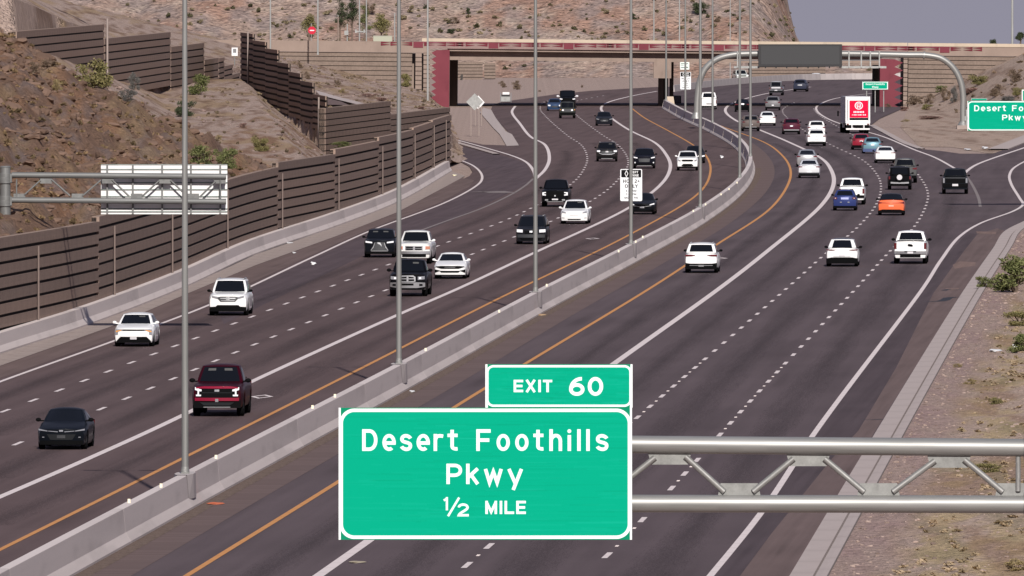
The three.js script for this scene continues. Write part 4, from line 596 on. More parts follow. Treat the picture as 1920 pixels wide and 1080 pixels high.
for (const [x, y, D, h, label, r] of [[802, 197, 1350, 16, 'pale light pole on the slope left of the maroon abutment', 0.11], [596, 101, 1548, 14, 'pale light pole at the top of the slope by the red sign', 0.11], [507, 93, 1470, 14, 'pale light pole just right of the tall stepped wall', 0.09], [674, 78, 1600, 14, 'pale pole with cross arm above the left bridge approach', 0.09], [687, 78, 1606, 12, 'grey pole beside the cross-arm pole above the left bridge approach', 0.08], [1226, 76, 1590, 14, 'thin pale pole rising above the middle of the bridge', 0.08], [1274, 76, 1592, 14, 'white pole above the bridge right of its centre pier', 0.09], [1369, 156, 1905, 16, 'thin pale pole on the far hillside seen under the bridge', 0.08], [1898, 84, 1588, 14, 'bright pole rising from the right end of the bridge into the sky', 0.15]]) {
  const q = P(x, y, D), o = thing('light_pole', label, 'light pole', [q.x, q.y - 0.1, q.z]); lightPole((n, g, m) => mesh(n, g, m, o), h, r, r * 0.75, M.steelPale, [1]);
  if (x === 674) mesh('cross_arm', merge([boxG(1.3, 0.16, 0.12, 0.1, 1.35, 0.12), boxG(0.2, 0.42, 0.2, -0.45, 1.4, 0.24), boxG(0.2, 0.42, 0.2, 0.6, 1.4, 0.24)]), M.steelPale, o);
}
for (const [x, y0, y1, label] of [[651, 45, 78, 'short grey post with a pale box on the left bridge approach'], [740, 26, 76, 'short bright post at the left end of the bridge railing'], [634, 30, 78, 'thin brown post left of the pale box on the bridge approach']]) {
  const D = 1600, a = P(x, y1, D), b = P(x, y0, D), o = thing('post', label, 'post', [a.x, a.y - 0.2, a.z]); mesh('shaft', bar(V3(0, 0, 0), V3(0, b.y - a.y + 0.2, 0), 0.09, 0.07, 8), x === 634 ? M.tan : M.steelPale, o); mesh(x === 651 ? 'pale_box' : 'cap', x === 651 ? boxG(0.5, 0.55, 0.3, -0.1, 1.3, 0.2) : boxG(0.2, 0.08, 0.2, 0, b.y - a.y + 0.22, 0), M.steelPale, o);
}
{ const D = 1600, a = P(700, 75, D), b = P(735, 68, D), o = thing('low_block', 'low pale green utility box behind the left bridge railing', 'utility box', [(a.x + b.x) / 2, a.y - 0.5, -D]); mesh('box', boxG(b.x - a.x, b.y - a.y + 0.5, 1, 0, (b.y - a.y + 0.5) / 2, 0), std({ color: lin(0.42, 0.42, 0.33) }), o); mesh('lid', boxG(b.x - a.x + 0.06, 0.06, 1.06, 0, b.y - a.y + 0.53, 0), std({ color: lin(0.5, 0.5, 0.42) }), o); }
// ---------------------------------------------------------------- vehicles: front = +z in their own axes
const paints = new Map();
function paint(r, g, b, metal = 0.0, rough = 0.38) { const k = [r, g, b, metal].join(); if (!paints.has(k)) paints.set(k, new THREE.MeshPhysicalMaterial({ color: lin(r, g, b), metalness: metal, roughness: rough, clearcoat: r + g + b < 0.3 ? 0.15 : 0.7, clearcoatRoughness: 0.08, specularIntensity: r + g + b < 0.1 ? 0.10 : 0.5 })); return paints.get(k); }
const C = {
  glass: new THREE.MeshPhysicalMaterial({ color: lin(0.006, 0.007, 0.010), roughness: 0.08, specularIntensity: 0.28 }), trim: new THREE.MeshPhysicalMaterial({ color: lin(0.0045, 0.0045, 0.005), roughness: 0.8, specularIntensity: 0.12 }), tyre: new THREE.MeshPhysicalMaterial({ color: lin(0.006, 0.006, 0.0065), roughness: 0.95, specularIntensity: 0.15 }), rim: std({ color: lin(0.32, 0.32, 0.34), roughness: 0.35, metalness: 0.7 }),
  chrome: std({ color: lin(0.50, 0.49, 0.49), roughness: 0.28, metalness: 0.9 }), lamp: new THREE.MeshPhysicalMaterial({ color: lin(0.86, 0.86, 0.88), roughness: 0.2, clearcoat: 1 }), lampDark: new THREE.MeshPhysicalMaterial({ color: lin(0.24, 0.24, 0.26), roughness: 0.15, clearcoat: 1 }), tail: new THREE.MeshPhysicalMaterial({ color: lin(0.11, 0.012, 0.014), roughness: 0.2, clearcoat: 1 }), amber: new THREE.MeshPhysicalMaterial({ color: lin(0.75, 0.32, 0.06), roughness: 0.2, clearcoat: 1 }),
  visor: std({ color: lin(0.085, 0.085, 0.082), roughness: 0.9 }), seam: std({ color: lin(0.018, 0.019, 0.021), roughness: 0.85 }), plate: std({ color: lin(0.62, 0.60, 0.62), roughness: 0.5 }), under: std({ color: lin(0.006, 0.006, 0.006) }), grey: std({ color: lin(0.035, 0.036, 0.04), roughness: 0.5 }), silver: std({ color: lin(0.45, 0.45, 0.46), roughness: 0.35, metalness: 0.5 }),
};
const PRE = { // length, width, height, hood front, cowl, deck height, cabin stations from the front end (fractions of length), ground clearance, wheel radius, roof half width, belt half width, bow of the nose
  sedan: { L: 4.7, W: 1.82, H: 1.44, hood: 0.74, cowl: 0.98, deck: 1.04, wb: 0.275, wt: 0.44, rt: 0.66, rb: 0.86, clr: 0.17, R: 0.33, rw: 0.58, bw: 0.80, bow: 0.26, rake: 0.10, tuck: 0.10 },
  hatch: { L: 4.35, W: 1.82, H: 1.50, hood: 0.82, cowl: 1.02, deck: 1.05, wb: 0.27, wt: 0.42, rt: 0.82, rb: 0.97, clr: 0.18, R: 0.33, rw: 0.60, bw: 0.80, bow: 0.24, rake: 0.08, tuck: 0.08 },
  suv: { L: 4.75, W: 1.92, H: 1.70, hood: 1.02, cowl: 1.16, deck: 1.16, wb: 0.26, wt: 0.38, rt: 0.90, rb: 0.975, clr: 0.22, R: 0.37, rw: 0.66, bw: 0.83, bow: 0.18, rake: 0.06, tuck: 0.05 },
  jeep: { L: 4.4, W: 1.87, H: 1.84, hood: 1.14, cowl: 1.20, deck: 1.16, wb: 0.36, wt: 0.41, rt: 0.97, rb: 0.985, clr: 0.34, R: 0.42, rw: 0.70, bw: 0.76, bow: 0.05, rake: 0.02, tuck: 0.02 },
  pickup: { L: 5.8, W: 2.02, H: 1.93, hood: 1.18, cowl: 1.30, deck: 1.32, wb: 0.27, wt: 0.37, rt: 0.60, rb: 0.64, clr: 0.36, R: 0.42, rw: 0.64, bw: 0.83, bow: 0.14, rake: 0.04, tuck: 0.02 },
  van: { L: 5.1, W: 1.98, H: 1.76, hood: 0.92, cowl: 1.12, deck: 1.10, wb: 0.20, wt: 0.37, rt: 0.92, rb: 0.98, clr: 0.18, R: 0.35, rw: 0.68, bw: 0.86, bow: 0.26, rake: 0.10, tuck: 0.05 },
};
const pl = (t, z) => { if (z >= t[0][0]) return t[0][1]; for (let i = 0; i + 1 < t.length; i++) if (z <= t[i][0] && z >= t[i + 1][0]) return lerp(t[i][1], t[i + 1][1], (t[i][0] - z) / (t[i][0] - t[i + 1][0] || 1)); return t[t.length - 1][1]; };
function buildCar(kind, name, label, category, o = {}) {
  const s = { ...PRE[kind], ...o }, h = s.L / 2, hw = s.W / 2, z = (f) => h - f * s.L, root = thing(name, label, category), body = s.paint, wf = z(0.185), wr = z(s.wheelR ?? (kind === 'pickup' ? 0.80 : 0.795));
  const bed = kind === 'pickup', tops = [[h, s.hood], [z(0.03), s.hood + 0.05], [z(s.wb), s.cowl], [z(s.wb + 0.04), s.cowl + 0.02], [z(s.rb), s.deck], [z(0.97), s.deck - (bed ? 0 : 0.02)], [-h, s.deck - (bed ? 0.0 : 0.05)]];
  const top = (q) => pl(tops, q), wide = (q) => hw * (1 - 0.09 * Math.pow(Math.max(0, (Math.abs(q) - (h - 0.9)) / 0.9), 2.2)), arch = (q, w) => { const d = Math.abs(q - w), r = s.R + 0.07; return d < r ? s.R + Math.sqrt(r * r - d * d) * 0.98 : 0; };
  const bot = (q) => Math.max(s.clr, arch(q, wf), arch(q, wr));
  const fz = (x, y) => s.bow * Math.pow(x / hw, 2) + s.rake * Math.pow(clamp((y - 0.55) / 0.6), 1.5) + 0.05 * clamp((0.45 - y) / 0.3), rz = (x, y) => 0.7 * s.bow * Math.pow(x / hw, 2) + s.tuck * clamp((y - 0.7) / 0.5) + 0.06 * clamp((0.5 - y) / 0.3);
  const frontZ = (x, y) => h - fz(x, y), rearZ = (x, y) => -h + rz(x, y);
  const zs = [h, h - 0.05, h - 0.15]; for (let q = h - 0.3; q > -h + 0.25; q -= 0.13) zs.push(q); zs.push(-h + 0.15, -h + 0.05, -h);
  const PX = [0.93, 0.985, 1.0, 0.985, 0.93, 0.80, 0.42, 0], ring = (q) => {
    const w = wide(q), yb = bot(q), yt = top(q), ys = yt - Math.min(0.20, 0.22 * yt), Y = [yb, lerp(yb, ys, 0.2), lerp(yb, ys, 0.62), ys, lerp(ys, yt, 0.62), yt - 0.012, yt + 0.012, yt + 0.02], out = [];
    const put = (x, y) => { const bf = sstep(h - 0.75, h, q), br = sstep(-h + 0.75, -h, q); out.push(V3(x, y, q - bf * fz(x, y) + br * rz(x, y))); };
    for (let i = 0; i < 8; i++) put(-w * PX[i], Y[i]); for (let i = 6; i >= 0; i--) put(w * PX[i], Y[i]); return out;
  };
  const R = zs.map(ring), pos = [], idx = [], N = 15; R.forEach((r) => r.forEach((v) => pos.push(v.x, v.y, v.z)));
  for (let i = 0; i + 1 < R.length; i++) for (let k = 0; k + 1 < N; k++) { const a = i * N + k, b = a + N; idx.push(a, a + 1, b + 1, a, b + 1, b); }
  for (const [e, fn] of [[0, frontZ], [R.length - 1, rearZ]]) { // front and rear faces as curved grids
    const r = R[e], b0 = pos.length / 3, nx = 10; for (let i = 0; i < 8; i++) for (let j = 0; j <= nx; j++) { const a = r[i], c = r[14 - i], x = lerp(a.x, c.x, j / nx), y = a.y; pos.push(x, y, fn(x, y)); }
    for (let i = 0; i < 7; i++) for (let j = 0; j < nx; j++) { const a = b0 + i * (nx + 1) + j, b = a + nx + 1; idx.push(a, b, b + 1, a, b + 1, a + 1); }
  }
  const bg = new THREE.BufferGeometry(); bg.setAttribute('position', new THREE.Float32BufferAttribute(pos, 3)); bg.setIndex(idx); bg.computeVertexNormals(); mesh('body', bg, body, root);
  mesh('underbody', boxG(s.W * 0.74, 0.5, s.L * 0.86, 0, s.clr + 0.27, 0), C.under, root);
  // cabin
  const wb = hw * s.bw * 1.06, rw = hw * s.rw * 1.10, beltF = s.cowl, beltR = s.deck, side = (v) => lerp(wb, rw, Math.pow(v, 1.25)), yAt = (v, t) => lerp(lerp(beltF, beltR, t), s.H - 0.06, v), zf = (v) => lerp(z(s.wb), z(s.wt), v), zr = (v) => lerp(z(s.rb), z(s.rt), v);
  const fr = (u, v) => V3(u * side(v), yAt(v, 0) + 0.02 * (1 - u * u) * v, zf(v) - 0.16 * u * u * u * u - 0.06 * u * u), re = (u, v) => V3(u * side(v), yAt(v, 1) + 0.02 * (1 - u * u) * v, zr(v) + 0.12 * u * u * u * u), sd = (sg) => (t, v) => { const a = fr(sg, v), b = re(sg, v), p = a.lerp(b, t); p.x += sg * 0.05 * 4 * t * (1 - t) * (0.4 + 0.6 * v); return p; };
  const roof = (u, t) => { const a = fr(u, 1), b = re(u, 1), p = a.lerp(b, t), e = (1 - Math.pow(Math.abs(u), 3)) * (1 - Math.pow(Math.abs(2 * t - 1), 4)); p.y += 0.06 * e; p.x += Math.sign(u) * Math.abs(u) * 0.05 * 4 * t * (1 - t); return p; };
  const grid = (fn, u0, u1, v0, v1, nu, nv, off = 0, c = null) => {
    const p = [], id = []; for (let i = 0; i <= nu; i++) for (let j = 0; j <= nv; j++) { const q = fn(lerp(u0, u1, i / nu), lerp(v0, v1, j / nv)); if (off) { const n = q.clone().sub(c).setY(0).normalize(); q.addScaledVector(n, off); } p.push(q.x, q.y, q.z); if (i < nu && j < nv) { const a = i * (nv + 1) + j, b = a + nv + 1; id.push(a, b, b + 1, a, b + 1, a + 1); } }
    const g = new THREE.BufferGeometry(); g.setAttribute('position', new THREE.Float32BufferAttribute(p, 3)); g.setIndex(id); g.computeVertexNormals(); return g.toNonIndexed();
  };
  const cabMat = o.cabMat ?? body;
  mesh('cabin', mergeGeometries([grid(fr, -1, 1, 0, 1, 8, 4), grid(re, -1, 1, 0, 1, 8, 4), grid(sd(1), 0, 1, 0, 1, 10, 4), grid(sd(-1), 0, 1, 0, 1, 10, 4)]), cabMat, root);
  mesh('roof', grid(roof, -1, 1, 0, 1, 10, 8), o.roofMat ?? body, root);
  const mid = V3(0, 0, (zf(0.5) + zr(0.5)) / 2), pil = o.pillar ?? 0.87;
  mesh('windscreen', grid(fr, -pil, pil, 0.04, 0.93, 8, 3, 0.014, V3(0, 0, mid.z - 1)), C.glass, root); mesh('rear_window', grid(re, -(o.rearPil ?? 0.80), o.rearPil ?? 0.80, o.rearV0 ?? 0.12, 0.90, 8, 3, 0.014, V3(0, 0, mid.z + 1)), C.glass, root);
  const panes = bed ? [[0.10, 0.52], [0.56, 0.92]] : kind === 'sedan' ? [[0.14, 0.47], [0.51, 0.84]] : [[0.10, 0.38], [0.41, 0.68], [0.71, 0.94]];
  if (o.visors) for (const sg of o.visors) mesh('sun_visor', grid(fr, sg > 0 ? 0.22 : -0.62, sg > 0 ? 0.62 : -0.22, 0.70, 0.84, 4, 1, 0.018, V3(0, 0, mid.z - 1)), C.visor, root);
  for (const sg of [1, -1]) for (const [a, b] of panes) mesh('side_window', grid(sd(sg), a, b, 0.08, 0.88, 4, 3, 0.012, mid), C.glass, root);
  // details laid on the curved nose and tail: columns of [x, bottom, top]
  const plateOn = (cols, fn, dir, t) => {
    const P_ = [], g = new Geo(); const fine = []; for (let i = 0; i + 1 < cols.length; i++) { const n = Math.max(1, Math.ceil(Math.abs(cols[i + 1][0] - cols[i][0]) / 0.14)); for (let k = 0; k < n; k++) fine.push(cols[i].map((v, c) => lerp(v, cols[i + 1][c], k / n))); } fine.push(cols[cols.length - 1]);
    const q = (x, y, d) => V3(x, y, fn(x, y) + dir * d);
    for (let i = 0; i + 1 < fine.length; i++) { const [x0, b0, t0] = fine[i], [x1, b1, t1] = fine[i + 1]; g.quad(q(x0, b0, t), q(x1, b1, t), q(x1, t1, t), q(x0, t0, t)); g.quad(q(x0, t0, t), q(x1, t1, t), q(x1, t1, -0.02), q(x0, t0, -0.02)); g.quad(q(x0, b0, -0.02), q(x1, b1, -0.02), q(x1, b1, t), q(x0, b0, t)); }
    for (const [x, b, tt] of [fine[0], fine[fine.length - 1]]) g.quad(q(x, b, -0.02), q(x, b, t), q(x, tt, t), q(x, tt, -0.02)); return g.build();
  };
  const detail = (list, fn, dir) => list.forEach(([nm, mat, mir, cols, t], i) => { for (const sg of mir ? [1, -1] : [1]) mesh(nm, plateOn(cols.map(([x, b, tt]) => [x * sg, b, tt]), fn, dir, (t ?? 0.02) + i * 0.002), typeof mat === 'string' ? C[mat] : mat, root); });
  detail(o.front ?? [['grille', 'trim', 0, [[-0.5, s.hood - 0.25, s.hood - 0.1], [0.5, s.hood - 0.25, s.hood - 0.1]]], ['headlight', 'lamp', 1, [[hw * 0.62, s.hood - 0.2, s.hood - 0.07], [hw * 0.93, s.hood - 0.15, s.hood - 0.03]]], ['bumper', 'trim', 0, [[-hw * 0.8, s.clr + 0.02, s.clr + 0.2], [hw * 0.8, s.clr + 0.02, s.clr + 0.2]]]], frontZ, 1);
  const dk = s.deck; detail(o.rear ?? [['tail_light', 'tail', 1, [[hw * 0.60, dk - 0.22, dk - 0.12], [hw * 0.95, dk - 0.26, dk - 0.08]]], ['licence_plate', 'plate', 0, [[-0.16, dk - 0.42, dk - 0.30], [0.16, dk - 0.42, dk - 0.30]]], ['bumper', 'trim', 0, [[-hw * 0.90, s.clr, s.clr + 0.24], [hw * 0.90, s.clr, s.clr + 0.24]]]], rearZ, -1);
  if (bed) { mesh('bed_liner', boxG(s.W * 0.78, 0.02, h + z(s.rb) - 0.25, 0, s.deck + 0.035, (z(s.rb) - 0.12 - h) / 2), C.trim, root); }
  if (o.rails) for (const sg of [1, -1]) mesh('roof_rail', boxG(0.05, 0.05, (zf(1) - zr(1)) * 0.8, sg * rw * 0.9, s.H + 0.0, (zf(1) + zr(1)) / 2), o.rails, root);
  // wheels and mirrors
  for (const zz of [wf, wr]) for (const sg of [1, -1]) {
    const wdt = bed || kind === 'jeep' ? 0.27 : 0.22, g = new THREE.LatheGeometry([[s.R * 0.62, -wdt / 2], [s.R * 0.92, -wdt / 2], [s.R, -wdt * 0.36], [s.R, wdt * 0.36], [s.R * 0.92, wdt / 2], [s.R * 0.62, wdt / 2]].map(([a, b]) => new THREE.Vector2(a, b)), 22); g.rotateZ(Math.PI / 2);
    const w = mesh('wheel', g, C.tyre, root); w.position.set(sg * (hw - wdt / 2 - 0.025), s.R, zz); const rim = new THREE.CylinderGeometry(s.R * 0.63, s.R * 0.63, wdt * 0.8, 16); rim.rotateZ(Math.PI / 2); mesh('rim', rim, C.rim, w);
  }
  const mm = o.mirror ?? C.trim, mw = o.mirrorW ?? 0.20; for (const sg of [1, -1]) { const g = new THREE.SphereGeometry(0.5, 10, 8); g.scale(mw, mw * 0.72, 0.13); const m = mesh('side_mirror', g, mm, root); m.position.set(sg * (hw * 0.93 + mw * 0.62), s.cowl + 0.06, z(s.wb) - 0.28); const a = mesh('stalk', boxG(mw * 0.8, 0.05, 0.06, -sg * mw * 0.6, -0.04, 0), mm, m); }
  root.userData.L = s.L; return root;
}
function placeCar(car, px, py, line, dir, yaw = 0) { // dir +1: coming towards the camera, -1: going away; px, py: middle of the near bumper on the road
  const q = G(px, py), t = tangentAt(path[line], q.z), f = t.clone().setY(0).normalize(), half = car.userData.L / 2; delete car.userData.L;
  car.position.copy(q).addScaledVector(f, half * 0.86); car.position.y = 0.004; const a = Math.atan2(f.x, f.z); car.rotation.y = (dir > 0 ? a + Math.PI : a) + yaw; return car;
}
const W_ = paint(0.85, 0.84, 0.83), K_ = paint(0.003, 0.003, 0.004), CH = paint(0.010, 0.011, 0.014, 0.0), SIL = paint(0.42, 0.42, 0.43, 0.5), cols = (x, b, t) => [[-x, b, t], [x, b, t]];
const trap = (xt, xb, b, t) => [[-xt, t - 0.01, t], [-xb, b, t], [xb, b, t], [xt, t - 0.01, t]];   // grille wider at the top
const trapB = (xt, xb, b, t) => [[-xb, b, b + 0.01], [-xt, b, t], [xt, b, t], [xb, b, b + 0.01]];  // wider at the bottom
const car = (kind, name, cat, label, o, at) => placeCar(buildCar(kind, name, label, cat, o), ...at);

// ---- left carriageway, coming towards the camera
car('sedan', 'sedan', 'car', 'dark charcoal sedan nearest the camera at the lower left', { paint: paint(0.0045, 0.006, 0.009, 0.0), L: 4.63, W: 1.80, front: [['grille', C.seam, 0, trap(0.52, 0.40, 0.36, 0.56)], ['headlight', 'lampDark', 1, [[0.50, 0.665, 0.69], [0.84, 0.70, 0.76]]], ['emblem', 'lampDark', 0, cols(0.07, 0.66, 0.72)], ['headlight_strip', 'lampDark', 1, [[0.12, 0.64, 0.665], [0.48, 0.67, 0.69]]], ['bumper', 'trim', 0, cols(0.78, 0.18, 0.33)], ['licence_plate', 'grey', 0, cols(0.15, 0.42, 0.53)], ['fog_light', 'lampDark', 1, [[0.62, 0.44, 0.47], [0.70, 0.44, 0.47]]]] }, [116, 843, 'laneC', 1]);
car('pickup', 'pickup_truck', 'pickup truck', 'dark red pickup with white C-shaped headlights beside the nearest light pole', { visors: [-1, 1], paint: paint(0.028, 0.0012, 0.005, 0.0), W: 2.03, H: 1.97, rw: 0.62, front: [['grille', 'trim', 0, [[-0.80, 0.76, 1.06], [-0.62, 0.70, 1.10], [0.62, 0.70, 1.10], [0.80, 0.76, 1.06]]], ['grille_bar', C.seam, 0, cols(0.60, 0.92, 0.95)], ['headlight', 'lamp', 1, [[0.60, 0.99, 1.06], [0.70, 0.99, 1.08], [0.70, 0.82, 1.10], [0.76, 0.80, 1.10]]], ['headlight', 'lamp', 1, [[0.62, 0.80, 0.86], [0.82, 0.80, 0.86]]], ['headlight', 'lamp', 1, [[0.72, 1.0, 1.12], [0.86, 1.04, 1.15]]], ['emblem', 'chrome', 0, cols(0.09, 0.98, 1.06)], ['bumper', 'trim', 0, cols(0.92, 0.34, 0.66)], ['red_trim', paint(0.21, 0.003, 0.024, 0.1), 0, cols(0.86, 0.62, 0.74), 0.05], ['hood_lip', paint(0.24, 0.004, 0.03, 0.1), 0, [[-0.82, 1.10, 1.15], [-0.5, 1.10, 1.185], [0.5, 1.10, 1.185], [0.82, 1.10, 1.15]], 0.02], ['chrome_badge', 'chrome', 0, cols(0.06, 0.58, 0.70), 0.06], ['skid_plate', 'silver', 0, cols(0.52, 0.36, 0.39), 0.03], ['air_intake', C.seam, 0, trap(0.66, 0.5, 0.44, 0.56), 0.03]], mirrorW: 0.24 }, [408, 781, 'hovL', 1]);
car('hatch', 'hatchback', 'car', 'white car with slim black grille bar passing the shadow of the left truss', { visors: [1], paint: W_, L: 4.4, W: 1.85, H: 1.50, mirror: W_, front: [['grille', 'trim', 0, cols(0.50, 0.735, 0.795)], ['headlight', 'lampDark', 1, [[0.50, 0.735, 0.80], [0.70, 0.74, 0.80], [0.72, 0.56, 0.80], [0.84, 0.54, 0.79]]], ['indicator', 'amber', 1, [[0.55, 0.75, 0.775], [0.82, 0.66, 0.73]]], ['bumper', 'trim', 0, [[-0.80, 0.18, 0.26], [-0.60, 0.18, 0.46], [0.60, 0.18, 0.46], [0.80, 0.18, 0.26]]], ['licence_plate', 'plate', 0, cols(0.15, 0.34, 0.45)]] }, [251, 650, 'edgeL', 1]);
car('suv', 'sport_utility_vehicle', 'SUV', 'white SUV with wide dark grille and black lower bumper beside the left barrier', { paint: W_, L: 5.0, W: 1.98, H: 1.80, rails: C.silver, front: [['grille', 'grey', 0, [[-0.52, 0.86, 0.93], [-0.36, 0.70, 0.96], [0.36, 0.70, 0.96], [0.52, 0.86, 0.93]]], ['grille_bar', 'silver', 0, cols(0.38, 0.85, 0.90)], ['grille_bar', 'silver', 0, cols(0.34, 0.74, 0.77)], ['headlight', 'lampDark', 1, [[0.50, 0.84, 0.95], [0.80, 0.92, 1.00]]], ['bumper', 'trim', 0, [[-0.92, 0.22, 0.44], [-0.62, 0.22, 0.46], [-0.52, 0.22, 0.54], [0.52, 0.22, 0.54], [0.62, 0.22, 0.46], [0.92, 0.22, 0.44]]], ['air_intake', 'under', 0, cols(0.42, 0.42, 0.49)], ['emblem', 'chrome', 0, cols(0.09, 0.79, 0.94)]] }, [428, 592, 'edgeL', 1]);
car('pickup', 'pickup_truck', 'pickup truck', 'black pickup with chrome grille and chrome bumper behind the second light pole', { visors: [1], paint: K_, H: 1.92, W: 2.02, front: [['grille', 'chrome', 0, [[-0.42, 0.80, 1.04], [-0.30, 0.78, 1.12], [0.30, 0.78, 1.12], [0.42, 0.80, 1.04]]], ['grille_opening', 'trim', 1, [[0.05, 0.97, 1.06], [0.33, 0.97, 1.03]], 0.03], ['grille_opening', 'trim', 1, [[0.05, 0.82, 0.92], [0.35, 0.83, 0.92]], 0.03], ['headlight', 'lampDark', 1, [[0.54, 0.88, 1.06], [0.90, 0.92, 1.08]]], ['headlight_lens', 'lamp', 1, [[0.60, 0.93, 1.02], [0.72, 0.93, 1.03]], 0.03], ['bumper', 'chrome', 0, [[-0.93, 0.52, 0.74], [-0.5, 0.46, 0.76], [0.5, 0.46, 0.76], [0.93, 0.52, 0.74]], 0.07], ['air_intake', 'trim', 0, cols(0.32, 0.60, 0.70), 0.09], ['fog_light', 'trim', 1, [[0.62, 0.56, 0.68], [0.80, 0.57, 0.67]], 0.08], ['lower_lip', 'trim', 0, cols(0.80, 0.36, 0.48)]], mirrorW: 0.25 }, [765, 556, 'laneC', 1]);
car('sedan', 'sedan', 'car', 'white sedan with wide black grille beside the carpool line, right of the second light pole', { paint: W_, W: 1.83, H: 1.42, mirror: W_, front: [['grille', 'trim', 0, [[-0.80, 0.66, 0.70], [-0.5, 0.57, 0.73], [0.5, 0.57, 0.73], [0.80, 0.66, 0.70]]], ['grille_detail', 'grey', 0, cols(0.30, 0.62, 0.69)], ['air_intake', 'trim', 0, trap(0.58, 0.48, 0.36, 0.46)], ['side_intake', 'trim', 1, [[0.56, 0.45, 0.47], [0.86, 0.34, 0.54]]], ['bumper', 'trim', 0, cols(0.84, 0.17, 0.24)]] }, [844, 523, 'laneC', 1]);
car('suv', 'sport_utility_vehicle', 'SUV', 'black SUV with hourglass grille left of the old white pickup', { visors: [-1, 1], paint: paint(0.006, 0.007, 0.010), W: 1.90, H: 1.68, front: [['grille', 'grey', 0, [[-0.46, 0.40, 0.42], [-0.30, 0.40, 0.92], [0.30, 0.40, 0.92], [0.46, 0.40, 0.42]]], ['grille_frame', 'silver', 1, [[0.29, 0.84, 0.92], [0.36, 0.60, 0.70], [0.52, 0.40, 0.46]], 0.035], ['grille_frame', 'silver', 0, cols(0.50, 0.38, 0.42), 0.035], ['headlight', 'lamp', 1, [[0.44, 0.86, 0.94], [0.84, 0.90, 1.00]]], ['bumper', 'trim', 0, cols(0.86, 0.22, 0.36)], ['emblem', 'silver', 0, [[-0.12, 0.84, 0.92], [0.04, 0.78, 0.90], [0.12, 0.66, 0.76]]]] }, [712, 483, 'edgeL', 1]);
car('pickup', 'pickup_truck', 'pickup truck', 'old white pickup with chrome grille and orange marker lamps beyond the black pickup', { paint: paint(0.70, 0.69, 0.67), W: 2.0, H: 1.92, mirror: W_, front: [['grille', 'chrome', 0, cols(0.52, 0.80, 1.06)], ['grille_opening', 'trim', 1, [[0.06, 0.94, 1.02], [0.46, 0.94, 1.02]], 0.03], ['grille_opening', 'trim', 1, [[0.06, 0.83, 0.91], [0.46, 0.83, 0.91]], 0.03], ['headlight', 'lamp', 1, [[0.54, 0.84, 1.04], [0.66, 0.84, 1.04]]], ['marker_lamp', std({ color: lin(0.45, 0.17, 0.10), roughness: 0.4 }), 1, [[0.66, 0.86, 1.04], [0.93, 0.88, 1.04]]], ['bumper', 'chrome', 0, cols(0.94, 0.60, 0.76), 0.07], ['lower_panel', 'trim', 0, cols(0.70, 0.42, 0.60)]] }, [777, 495, 'laneB', 1]);
car('van', 'minivan', 'car', 'dark grey minivan with bright headlamps behind the third light pole', { paint: paint(0.012, 0.012, 0.015, 0.1), W: 1.95, rails: C.silver, front: [['headlight', 'lamp', 1, [[0.52, 0.74, 0.92], [0.90, 0.76, 0.94]]], ['grille', 'trim', 0, trap(0.42, 0.36, 0.66, 0.84)], ['emblem', 'silver', 0, cols(0.09, 0.74, 0.85)], ['bumper', 'grey', 0, cols(0.86, 0.42, 0.62)], ['air_intake', 'trim', 0, trap(0.70, 0.60, 0.28, 0.40)]] }, [996, 458, 'laneC', 1]);
car('hatch', 'hatchback', 'car', 'white smooth-nosed hatchback without a grille, right of the dark minivan', { visors: [1], paint: W_, L: 4.75, W: 1.92, H: 1.60, hood: 0.82, mirror: W_, front: [['headlight', 'lampDark', 1, [[0.55, 0.72, 0.78], [0.84, 0.76, 0.88]]], ['air_intake', 'trim', 0, trap(0.46, 0.40, 0.28, 0.35)], ['nose_crease', 'silver', 0, cols(0.30, 0.60, 0.615)], ['bumper', 'trim', 0, cols(0.84, 0.18, 0.23)], ['fog_light', 'lampDark', 1, [[0.66, 0.40, 0.43], [0.84, 0.41, 0.44]]]] }, [1077, 420, 'laneC', 1]);
car('pickup', 'pickup_truck', 'pickup truck', 'black pickup with round white headlamps right of the third light pole', { paint: K_, W: 2.03, H: 1.95, front: [['headlight', 'lamp', 1, [[0.66, 0.82, 1.08], [0.92, 0.84, 1.06]]], ['headlight_core', 'trim', 1, [[0.64, 0.92, 1.0], [0.78, 0.92, 1.0]], 0.035], ['grille', 'trim', 0, cols(0.58, 0.74, 1.08)], ['emblem', 'silver', 0, cols(0.05, 0.76, 0.86)], ['licence_plate', 'plate', 0, cols(0.22, 0.50, 0.60), 0.05], ['fog_light', 'silver', 1, [[0.50, 0.46, 0.56], [0.72, 0.46, 0.56]]], ['skid_plate', 'silver', 0, cols(0.60, 0.37, 0.41)]], mirrorW: 0.24 }, [1041, 388, 'laneB', 1]);
car('sedan', 'sedan', 'car', 'black sedan partly hidden by the near carpool sign', { paint: paint(0.009, 0.010, 0.013, 0.0), W: 1.86, H: 1.46, front: [['headlight', 'lamp', 1, [[0.54, 0.64, 0.70], [0.86, 0.70, 0.80]]], ['grille', 'trim', 0, trap(0.5, 0.3, 0.46, 0.66)], ['licence_plate', 'plate', 0, cols(0.15, 0.45, 0.56)], ['chrome_strip', 'silver', 0, [[-0.66, 0.60, 0.63], [0, 0.50, 0.53], [0.66, 0.60, 0.63]], 0.03], ['bumper', 'trim', 0, cols(0.8, 0.17, 0.30)]] }, [1204, 402, 'hovL', 1]);
